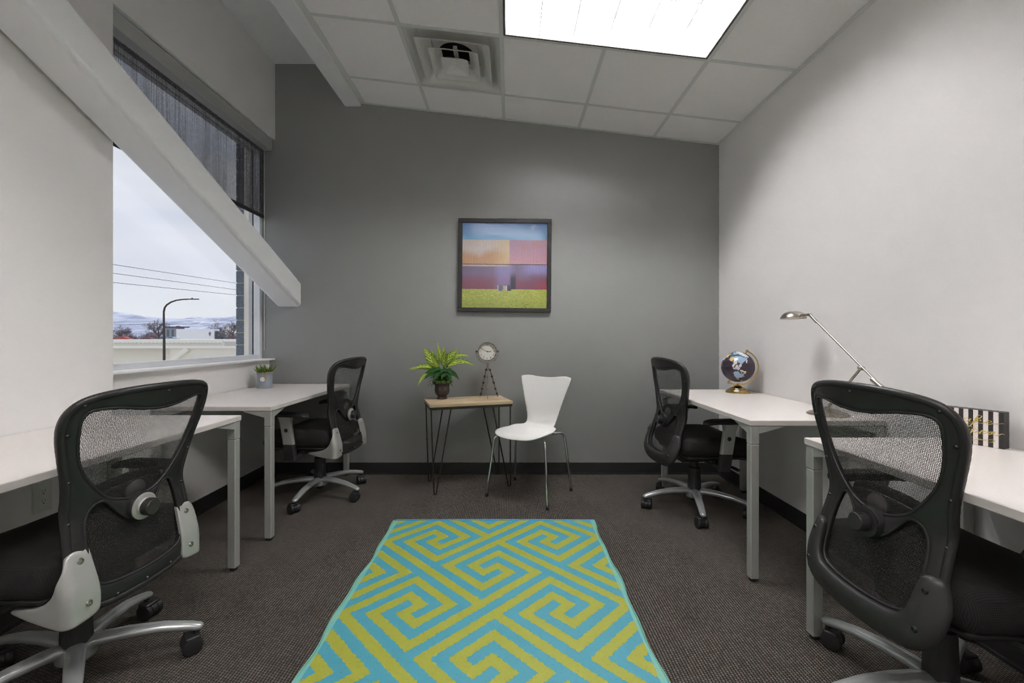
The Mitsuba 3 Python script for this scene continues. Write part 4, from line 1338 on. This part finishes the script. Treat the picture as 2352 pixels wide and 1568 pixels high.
def glyph(strokes, x, z, sx, sz, w=.0034):
    """Brush lettering: ribbons along smooth slanted strokes on the sign's face, thick on the down strokes."""
    out = []
    for st in strokes:
        p = np.array(st, float)
        p = np.c_[x + p[:, 0] * sx + p[:, 1] * sz * .3, z + p[:, 1] * sz]
        d = np.r_[0, np.cumsum(np.linalg.norm(np.diff(p, axis=0), axis=1))]
        cs = CubicSpline(d, p)
        t = np.linspace(0, d[-1], max(12, len(p) * 6))
        q, tg = cs(t), cs(t, 1)
        tg /= np.linalg.norm(tg, axis=1, keepdims=True) + 1e-9
        wd = w * (0.28 + 0.72 * np.clip(np.abs(tg @ np.array([.28, .96])), 0, 1) ** 2)
        nn = np.stack([-tg[:, 1], tg[:, 0]], 1) * wd[:, None] / 2
        v = np.vstack([q + nn, q - nn])
        n = len(q)
        f = []
        for i in range(n - 1):
            f += [[i, n + i, n + i + 1], [i, n + i + 1, i + 1]]
        out.append(trimesh.Trimesh(np.c_[v[:, 0], np.full(len(v), -.0008), v[:, 1]], f, process=False))
    return out


GL = {  # x height 4
    'm': ([[(0, 2), (.7, 3.6), (1.1, 3.4), (.9, 1.5), (.6, 0)], [(.7, .5), (1.6, 3), (2.4, 3.8), (2.7, 3), (2.2, 0)], [(2.3, .5), (3.2, 3), (4.0, 3.8), (4.3, 3), (3.9, .8), (4.4, 0), (5.4, 1)]], 5.2),
    'a': ([[(2.8, 3.2), (1.8, 3.9), (.5, 2.4), (.4, .7), (1.2, 0), (2.4, 1.6), (3, 3.6), (2.8, 1), (3.2, 0), (4.3, 1)]], 4.1),
    'k': ([[(.2, 1), (1.6, 4.5), (2.0, 8), (1.3, 8.2), (.8, 5), (.5, 0)], [(.8, 2), (2.2, 3.9), (2.6, 3), (1.2, 2), (2.4, .2), (3.2, 0), (4.2, 1)]], 4.0),
    'e': ([[(0, 1), (1.6, 2), (2.3, 3.2), (1.7, 3.9), (.8, 2.6), (.7, .9), (1.5, 0), (2.8, .8), (3.6, 1.6)]], 3.4),
    'i': ([[(0, 1), (.9, 3.8), (.7, 1), (1.2, 0), (2.2, 1)], [(1.3, 5.2), (1.5, 5.5)]], 2.0),
    't': ([[(0, 1), (1.4, 6.5), (.9, 1), (1.4, 0), (2.6, 1)], [(-.6, 4.4), (3.6, 4.8)]], 2.8),
    'h': ([[(.2, 1), (1.8, 5), (2.0, 8), (1.3, 8), (.8, 4), (.4, 0)], [(.6, 1), (1.8, 3.6), (2.5, 3.4), (2.2, .8), (2.7, 0), (3.6, 1)]], 3.5),
    'p': ([[(.3, 2), (1.2, 4.2), (.6, 0), (-.3, -5), (-1.0, -4.6), (.4, -.6)], [(.8, 1.5), (2.0, 3.9), (2.9, 3), (2.4, .8), (1.4, .3), (.9, 1), (2.2, .2), (3.8, 1.2)]], 3.5),
    'n': ([[(0, 2), (.7, 3.6), (1.1, 3.4), (.6, 0)], [(.8, .8), (1.8, 3.4), (2.6, 3.6), (2.5, 1), (3.0, 0), (4.4, .8), (6.0, 2.6), (6.3, 2.0)]], 4.6),
}


def word(t, x, z, sx, sz, w=.0034):
    out = []
    for c in t:
        st, adv = GL[c]
        out += glyph(st, x, z, sx, sz, w)
        x += adv * sx
    return out


put('word_make', cat(*word('make', .022, SH * .635, .0068, .0033), *glyph([[(0, 1.6), (1.0, .6), (2.0, 1.2), (1.6, 2), (1.0, 1.2), (2.2, 1.5), (4.0, 1.9)]], .022 + 16.4 * .0068, SH * .635, .0056, .0033, .0022)), 'gold_print', to=SM, parent=sg)
put('word_it', cat(*word('it', .066, SH * .495, .0048, .0024, .0024)), 'gold_print', to=SM, parent=sg)
put('word_happen', cat(*word('happen', .010, SH * .345, .0061, .0033)), 'gold_print', to=SM, parent=sg)
put('flourish', cat(*glyph([[(0, 0), (8, -.4), (16, -1.6), (21, -2.2), (21.5, -1.2), (17, -1.6), (9, -2.6), (2, -2.4), (7, -3.4), (14, -2.2), (18, -1.8)], [(8, -2), (13, -3.6), (16, -5)]], .020, SH * .235, .0056, .0040, .0034)), 'gold_print', to=SM, parent=sg)

# ---------------------------------------------------------------- succulent in a tin
su = thing('potted_succulent', 'spiky green succulent in a ribbed grey-blue tin with twine, on the far left desk', 'plant')
SP = np.array([-1.822, 3.215, DZ])
mat('tin_blue', (158, 168, 178), 0.4, metallic=0.25)
mat('twine', (178, 152, 116), 0.9)
mat('wire', (196, 196, 196), 0.3, metallic=0.8)
tz = np.linspace(.004, .112, 90)
rib = .0512 + .0011 * np.sin(tz / .0067 * 2 * np.pi) * ((tz > .012) & (tz < .10))
put('tin', lathe([(0, 0), (.050, 0), (.0525, .002), *zip(rib, tz), (.0530, .116), (.0520, .119), (.0495, .118), (.0490, .10), (0, .10)], 40), 'tin_blue', True, to=move(*SP), parent=su)
put('soil', lathe([(.0488, .103), (0, .110)], 24), 'soil', to=move(*SP), parent=su)
wrap = [SP + [.0548 * math.cos(a), .0548 * math.sin(a), .110 + .0008 * math.sin(3 * a)] for a in np.linspace(0, 2 * np.pi, 40)[:-1]]
bow = SP + [.030, -.0475, .110]
tw = [tube(wrap, .0026, 6, closed=True), tube([bow, bow + [.010, -.006, -.012], bow + [.010, -.006, -.036], bow + [.004, -.005, -.050]], .0022, 6), tube([bow, bow + [-.004, -.006, -.014], bow + [-.002, -.006, -.034], bow + [.006, -.006, -.046], bow + [.012, -.006, -.030], bow + [.006, -.005, -.008]], .0022, 6),
      tube([bow, bow + [.010, -.004, .010], bow + [.026, 0, .008], bow + [.032, .004, .004], bow + [.022, .002, .002], bow + [.008, -.003, .002]], .0022, 6)]
put('twine', cat(*tw), 'twine', True, parent=su)
put('tag', align(lathe([(0, 0), (.0165, 0), (.0165, .0008), (0, .0008)], 24), (.25, -1, 0), SP + [.014, -.0545, .068]), 'sign_white', parent=su)
hd = [SP + [-.052 * math.cos(a) + 0, .02 * math.sin(a), .118 + .055 * math.sin(a)] for a in np.linspace(0, np.pi, 24)]
put('wire_handle', tube(hd, .0011, 6), 'wire', True, parent=su)
leaf_mat('succulent_green', rgb=(98, 124, 58), trans=0.15)
r3 = np.random.default_rng(4)
for i in range(44):
    a = r3.uniform(0, 2 * np.pi)
    r0 = .040 * math.sqrt(r3.uniform(0, 1))
    lean = r0 / .040 * .9 + r3.uniform(-.15, .15)
    L = r3.uniform(.050, .072)
    b = SP + [r0 * math.cos(a), r0 * math.sin(a), .106]
    d = np.array([math.cos(a) * math.sin(lean), math.sin(a) * math.sin(lean), math.cos(lean)])
    pts = [b + d * L * s + np.array([0, 0, .010]) * s * s for s in (0, .25, .5, .75, 1)]
    put('leaf', tube(pts, [.0022, .0040, .0038, .0024, .0003], 6), 'succulent_green', True, parent=su)

# ---------------------------------------------------------------- outside the window
# brick pier at the edge of the opening
pier = thing('brick_pier', 'blue-grey block pier with pale mortar just outside the window', 'brick pier')
mat('mortar', (168, 166, 158), 0.9)


def block_tex(p, n, uv):
    return mix(lin((84, 94, 106)), lin((122, 132, 144)), fbm(p.x * 90, p.y * 90, p.z * 90, 3))


mat('block', rough=0.95, spec=0.1, tex=block_tex)
put('mortar_core', bx(-2.212, -2.135, YB + .006, YB + .20, .4, 3.0), 'mortar', parent=pier)
bk = mikit.ply(bx(-2.218, -2.139, YB, YB + .196, .005, .095, .003), 'block')
for k in range(24):
    put('brick', bk, None, to=move(0, 0, .445 + .1 * k), parent=pier)

GZ = -4.0
mat('ground_pale', (206, 203, 197), 0.95)
put('ground', bx(-6000, -2.3, -2000, 6000, GZ - .5, GZ), 'ground_pale', kind='structure', label='pale ground outside the window')

# cream building across the street
mat('cream_wall', (240, 236, 222), 0.8)
mat('cream_roof', (246, 244, 234), 0.7)
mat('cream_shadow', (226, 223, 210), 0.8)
bd = thing('cream_building', 'low cream building with a scalloped roof edge outside the window', 'building')
BY = 20.0
bxa, bxb = at(150, 800, BY)[0], at(512, 800, BY)[0]
zr, zs, zf0, zf1 = at(0, 779.5, BY)[2], at(0, 787, BY)[2], at(0, 794, BY)[2], at(0, 800, BY)[2]
put('roof', bx(bxa, bxb, BY - .05, BY + 7, zr - .06, zr, .01), 'cream_roof', parent=bd)
n_ = int((bxb - bxa) / .19)
pts = [(bxa, zr - .02)]
for i in range(n_ * 6 + 1):
    x = bxa + (bxb - bxa) * i / (n_ * 6)
    pts.append((x, zs - .018 * math.cos(i / 6 * 2 * math.pi)))
pts.append((bxb, zr - .02))
sc = trimesh.creation.extrude_polygon(Polygon(pts), .03)
sc.apply_transform(np.array([[1, 0, 0, 0], [0, 0, 1, BY - .06], [0, 1, 0, 0], [0, 0, 0, 1.0]]))
sc.fix_normals()
put('scalloped_edge', sc, 'cream_roof', parent=bd)
put('eave_board', bx(bxa, bxb, BY, BY + .1, zf0, zr - .05), 'cream_shadow', parent=bd)
put('fascia', bx(bxa, bxb + 1.5, BY - .03, BY + .1, zf1, zf0, .01), 'cream_roof', parent=bd)
xs = at(386, 800, BY)[0]
put('wall', bx(bxa, xs, BY + .5, BY + 7, GZ, zf1 + .02), 'cream_wall', parent=bd)
put('wall', bx(xs, bxb + 1.5, BY + .12, BY + 7, GZ, zf1 + .02), 'cream_wall', parent=bd)
q0, q1 = at(430, 801, BY), at(402, 823, BY)
dq = (q1 - q0) / np.linalg.norm(q1 - q0)
put('brace', align(bx(-.09, .09, -.06, .06, 0, 2.2, .01), dq, q0 + [0, .0, 0]), 'cream_roof', parent=bd)

# street lamp
mat('lamp_post', (66, 58, 56), 0.5, metallic=0.5)
LY = 17.5
sl = thing('street_lamp', 'tall street lamp with a curved arm outside the window', 'street lamp')
b_ = at(377, 830, LY)
b_[2] = GZ
pth = [b_] + [at(u, v, LY) for u, v in ((377, 790), (376.3, 740), (376.3, 715), (378.5, 706), (383, 700), (393, 693.5), (405, 689.5), (418, 687.6), (432, 686.8))]
put('pole', tube(pth, [.06, .045, .038, .034, .033, .032, .030, .027, .025, .024], 10), 'lamp_post', True, parent=sl)
h0 = at(430, 686.8, LY)
put('lamp_head', pillow(rounded([(0, -.06), (.46, -.05), (.5, 0), (.46, .05), (0, .06)], .02), .03, .025, .05, lambda x, y, n: np.stack([h0[0] + x, h0[1] + y, h0[2] + n * .8], 1)), 'lamp_post', True, parent=sl)
put('sensor', cyl(h0 + [.20, 0, .01], h0 + [.20, 0, .055], .022, 10), 'lamp_post', 40, parent=sl)

# power lines
mat('wire_dark', (58, 58, 64), 0.6)
for zw, v0, v1, lab in ((8.0, 608, 650, 'uppermost of the three power lines'), (7.18, 628, 665, 'middle one of the three power lines'), (6.32, 649, 677, 'lowest of the three power lines')):
    pa, pb = at(265, v0, (zw - H0) * F / (CY - v0)), at(541, v1, (zw - H0) * F / (CY - v1))
    d_ = pb - pa
    put('power_line', tube([pa - d_ * 1.6, pa, pb, pb + d_ * 1.2], .022, 6), 'wire_dark', True, label=lab + ' crossing the sky outside', cat='power line', group='power lines')
pa, pb = at(265, 746, 120), at(541, 743, 120)
put('power_line', tube([pa - (pb - pa), pb + (pb - pa)], .05, 6), 'wire_dark', label='thin far wire low in front of the mountains', cat='power line')

# road deck, truck, cars
put('road', bx(-400, 60, 95, 160, GZ, at(0, 781.5, 100)[2] - .2), 'ground_pale', kind='structure', label='raised road beyond the cream building')
RZ = at(0, 781.5, 100)[2] - .2
mat('trailer_white', (244, 245, 248), 0.45)
mat('tyre', (30, 30, 32), 0.8)
mat('cab_dark', (64, 66, 76), 0.4)
mat('car_glass', (84, 104, 112), 0.2)
mat('logo_grey', (120, 124, 138), 0.6)
tr = thing('truck', 'white semi trailer truck on the road outside the window', 'truck')
TY = 140.0
ta, tb_ = at(404.5, 753.5, TY), at(492, 757, TY)
zt0, zt1, zt2 = at(0, 779.8, TY)[2], at(0, 754, TY)[2], at(0, 757, TY)[2]
mt = bx(ta[0], tb_[0], TY, TY + 2.6, zt0, zt1 - .2, .05)
put('trailer', mt, 'trailer_white', parent=tr)
put('trailer_skirt', bx(ta[0] + .5, tb_[0] - .5, TY + .1, TY + 2.5, zt0 - .4, zt0), 'tyre', parent=tr)
lg_ = at(482, 766, TY)
put('emblem', align(trimesh.creation.extrude_polygon(Point(0, 0).buffer(.42).union(sbox(-.2, -.75, .2, .62)), .02), (0, -1, 0), (lg_[0], TY - .01, lg_[2]), x=(1, 0, 0)), 'logo_grey', parent=tr)
cx0 = tb_[0]
cab = trimesh.creation.extrude_polygon(Polygon([(.3, zt0 - .5), (.3, zt2 - .4), (1.0, zt2 - .5), (1.9, zt2 - 1.2), (2.1, zt0 + 1.1), (3.0, zt0 + .8), (3.1, zt0 - .5)]), 2.4)
cab.apply_transform(np.array([[1, 0, 0, cx0], [0, 0, 1, TY + .1], [0, 1, 0, 0], [0, 0, 0, 1.0]]))
cab.fix_normals()
put('cab', cab, 'cab_dark', parent=tr)
put('cab_window', bx(cx0 + 1.1, cx0 + 1.75, TY + .08, TY + .12, zt0 + 1.2, zt0 + 1.8), 'car_glass', parent=tr)
for xw in (ta[0] + 1.2, ta[0] + 2.4, cx0 + .9, cx0 + 2.4):
    put('wheel', cyl((xw, TY + .1, RZ + .5), (xw, TY + 2.5, RZ + .5), .5, 18), 'tyre', 40, parent=tr)


def car(u, v, Y, L, m, label):
    c = thing('car', label, 'car', 'cars on the road')
    p = at(u, v, Y)
    s = L / 4.4
    def ext(pg, w, y):
        q = trimesh.creation.extrude_polygon(Polygon(pg), w * s)
        q.apply_transform(np.array([[s, 0, 0, p[0]], [0, 0, 1, Y + y], [0, s, 0, RZ], [0, 0, 0, 1.0]]))
        q.fix_normals()
        return q
    put('body', ext([(0, .3), (0, .8), (.7, .95), (3.6, .9), (4.3, .75), (4.4, .3)], 1.7, 0), m, parent=c)
    put('cabin', ext([(.5, .9), (1.0, 1.42), (2.5, 1.45), (3.3, .92)], 1.5, .1), m, parent=c)
    put('side_window', ext([(.85, .97), (1.1, 1.34), (2.4, 1.36), (2.9, .97)], .02, .07), 'car_glass', parent=c)
    for x in (.85, 3.55):
        put('wheel', cyl((p[0] + x * s, Y - .02, RZ + .33 * s), (p[0] + x * s, Y + .2, RZ + .33 * s), .33 * s, 16), 'tyre', 40, parent=c)


mat('car_silver', (190, 200, 212), 0.3, metallic=0.4)
mat('car_teal', (96, 118, 126), 0.3, metallic=0.4)
mat('car_red', (196, 84, 82), 0.35)
mat('car_maroon', (128, 62, 66), 0.35)
car(378, 780, 112, 3.3, 'car_silver', 'silver car on the road left of the white truck')
car(362, 780, 118, 3.2, 'car_teal', 'dark teal car on the road just left of the silver car')
car(262, 780, 97, 3.4, 'car_red', 'red car at the left edge of the window view')
car(322, 780, 97, 3.0, 'car_maroon', 'maroon car low behind the cream roof')

# roadside building with a panel
mat('panel_grey', (150, 152, 164), 0.7)
mat('panel_purple', (134, 126, 170), 0.6)
rb = thing('roadside_building', 'small grey building left of the truck', 'building')
RYY = 158.0
w0, w1 = at(378, 752, RYY), at(405, 752, RYY)
put('wall', bx(w0[0], w1[0], RYY, RYY + 4, RZ - 1, w0[2]), 'panel_grey', parent=rb)
put('roof', bx(w0[0] - .3, w1[0] + 1.6, RYY - .5, RYY + 4.4, w0[2], w0[2] + .35), 'cab_dark', parent=rb)
sg0, sg1 = at(405.5, 752, RYY), at(415, 748, RYY)
put('roof_sign', bx(sg0[0], sg1[0], RYY - .3, RYY - .1, w0[2] + .35, sg1[2]), 'panel_purple', parent=rb)
for u in (383, 394):
    a_ = at(u, 757, RYY)
    put('window', bx(a_[0], a_[0] + .9, RYY - .03, RYY + .02, RZ + 1.2, a_[2]), 'car_glass', parent=rb)

# bare trees
mat('bark', (96, 82, 88), 0.9)
mat('twig_haze', (128, 112, 118), 0.9)


def bare_tree(seed, height, spread):
    r = np.random.default_rng(seed)
    segs = []

    def grow(p, d, L, rad, depth):
        n = 3
        pts, q = [p], p
        for _ in range(n):
            d = d + r.normal(0, .05 if depth > 3 else .12, 3) + [0, 0, .05]
            d = d / np.linalg.norm(d)
            q = q + d * L / n
            pts.append(q)
        segs.append(tube(pts, np.linspace(rad, rad * .65, n + 1), 4, cap=False))
        if depth == 0:
            return
        for k in range(5 if depth > 3 else int(r.integers(3, 5))):
            a = r.uniform(0, 2 * np.pi)
            t = r.uniform(.35, 1.0)
            b = pts[min(n, max(1, int(round(t * n))))]
            e = np.cross(d, [math.cos(a), math.sin(a), .3])
            e = e / (np.linalg.norm(e) + 1e-9)
            nd = d * .65 + e * spread * r.uniform(.6, 1.1)
            grow(b, nd / np.linalg.norm(nd), L * r.uniform(.58, .78), rad * .55, depth - 1)
    grow(np.zeros(3), np.array([0, 0, 1.0]), height * .26, height * .020, 5)
    m = cat(*segs)
    m.apply_scale(height / m.bounds[1][2])
    return m


for i, (u, vt, vb, Y, sd, sp_, lab) in enumerate([(365, 729, 782, 175, 3, .8, 'large bare tree behind the street lamp'), (278, 744, 784, 150, 8, .9, 'small bare tree at the left edge of the window view'),
                                                  (300, 762, 785, 140, 12, .9, 'low bare tree beside the left window edge'), (504, 731, 785, 170, 21, .8, 'bare tree behind the truck cab'), (534, 734, 786, 165, 30, .8, 'bare tree beside the block pier')]):
    g0, g1 = at(u, vb, Y), at(u, vt, Y)
    hgt = g1[2] - g0[2]
    put('bare_tree', bare_tree(sd, hgt, sp_), 'bark', to=move(g0[0], Y, g0[2]), label=lab + ', outside', cat='tree', group='bare trees')

# brush band and hills
brng = np.random.default_rng(2)
br_ = []
for i in range(420):
    u = brng.uniform(255, 560)
    Y = brng.uniform(185, 215)
    p = at(u, 786, Y)
    hgt = brng.uniform(1.5, 4.2) * (0.75 + 0.5 * math.sin(u * .05) ** 2)
    for k in range(7):
        t = p + [brng.normal(0, 1.6), brng.normal(0, 1.0), hgt * brng.uniform(.7, 1.2)]
        br_.append(tube([p + [brng.normal(0, .6), 0, 0], (p + t) / 2 + brng.normal(0, .3, 3), t], [.11, .07, .025], 3, cap=False))
put('brush', cat(*br_), 'twig_haze', label='band of leafless brush beyond the road outside', cat='brush', kind='stuff')


def hill_tex(p, n, uv):
    a = fbm(p.x * .012, p.y * .012, p.z * .03, 4)
    c = mix(lin((204, 209, 222)), lin((168, 174, 194)), smoothstep(0.42, 0.60, a))
    return mix(c, lin((230, 232, 240)), smoothstep(0.60, 0.75, fbm(p.x * .02 + 7, p.y * .006, p.z * .06, 3)))


mat('hill_snow', rough=1.0, spec=0.0, tex=hill_tex)
us = np.linspace(150, 640, 180)
vr = np.interp(us, [150, 230, 265, 300, 330, 370, 420, 455, 500, 541, 640], [706, 712, 715.5, 720.5, 727, 730, 731.5, 728, 729.5, 725.5, 722])
vr = vr - 3.0 * (meshkit.fbm(np.stack([us * .06, us * 0, us * 0], -1), 4) - .5)
Ys = np.linspace(1500, 3000, 40)
hv = []
for Y in Ys:
    k = (Y - 1500) / 1500
    x = (us - CX) / F * 3000 * (0.72 + 0.28 * k)
    top_z = H0 + (CY - vr) / F * 3000
    z = GZ + (top_z - GZ) * k ** 1.1 + 26 * (meshkit.fbm(np.stack([x * .006, np.full_like(x, Y * .006), x * 0], -1), 4, seed=5) - .5) * math.sin(math.pi * k)
    hv.append(np.stack([x, np.full_like(x, Y), z], -1))
hv = np.array(hv)
hi = np.arange(hv.shape[0] * hv.shape[1]).reshape(hv.shape[:2])
hf = np.stack([hi[:-1, :-1], hi[:-1, 1:], hi[1:, 1:], hi[1:, :-1]], -1).reshape(-1, 4)
put('hills', (hv.reshape(-1, 3), hf), 'hill_snow', True, kind='structure', label='snow-dusted hills on the horizon')
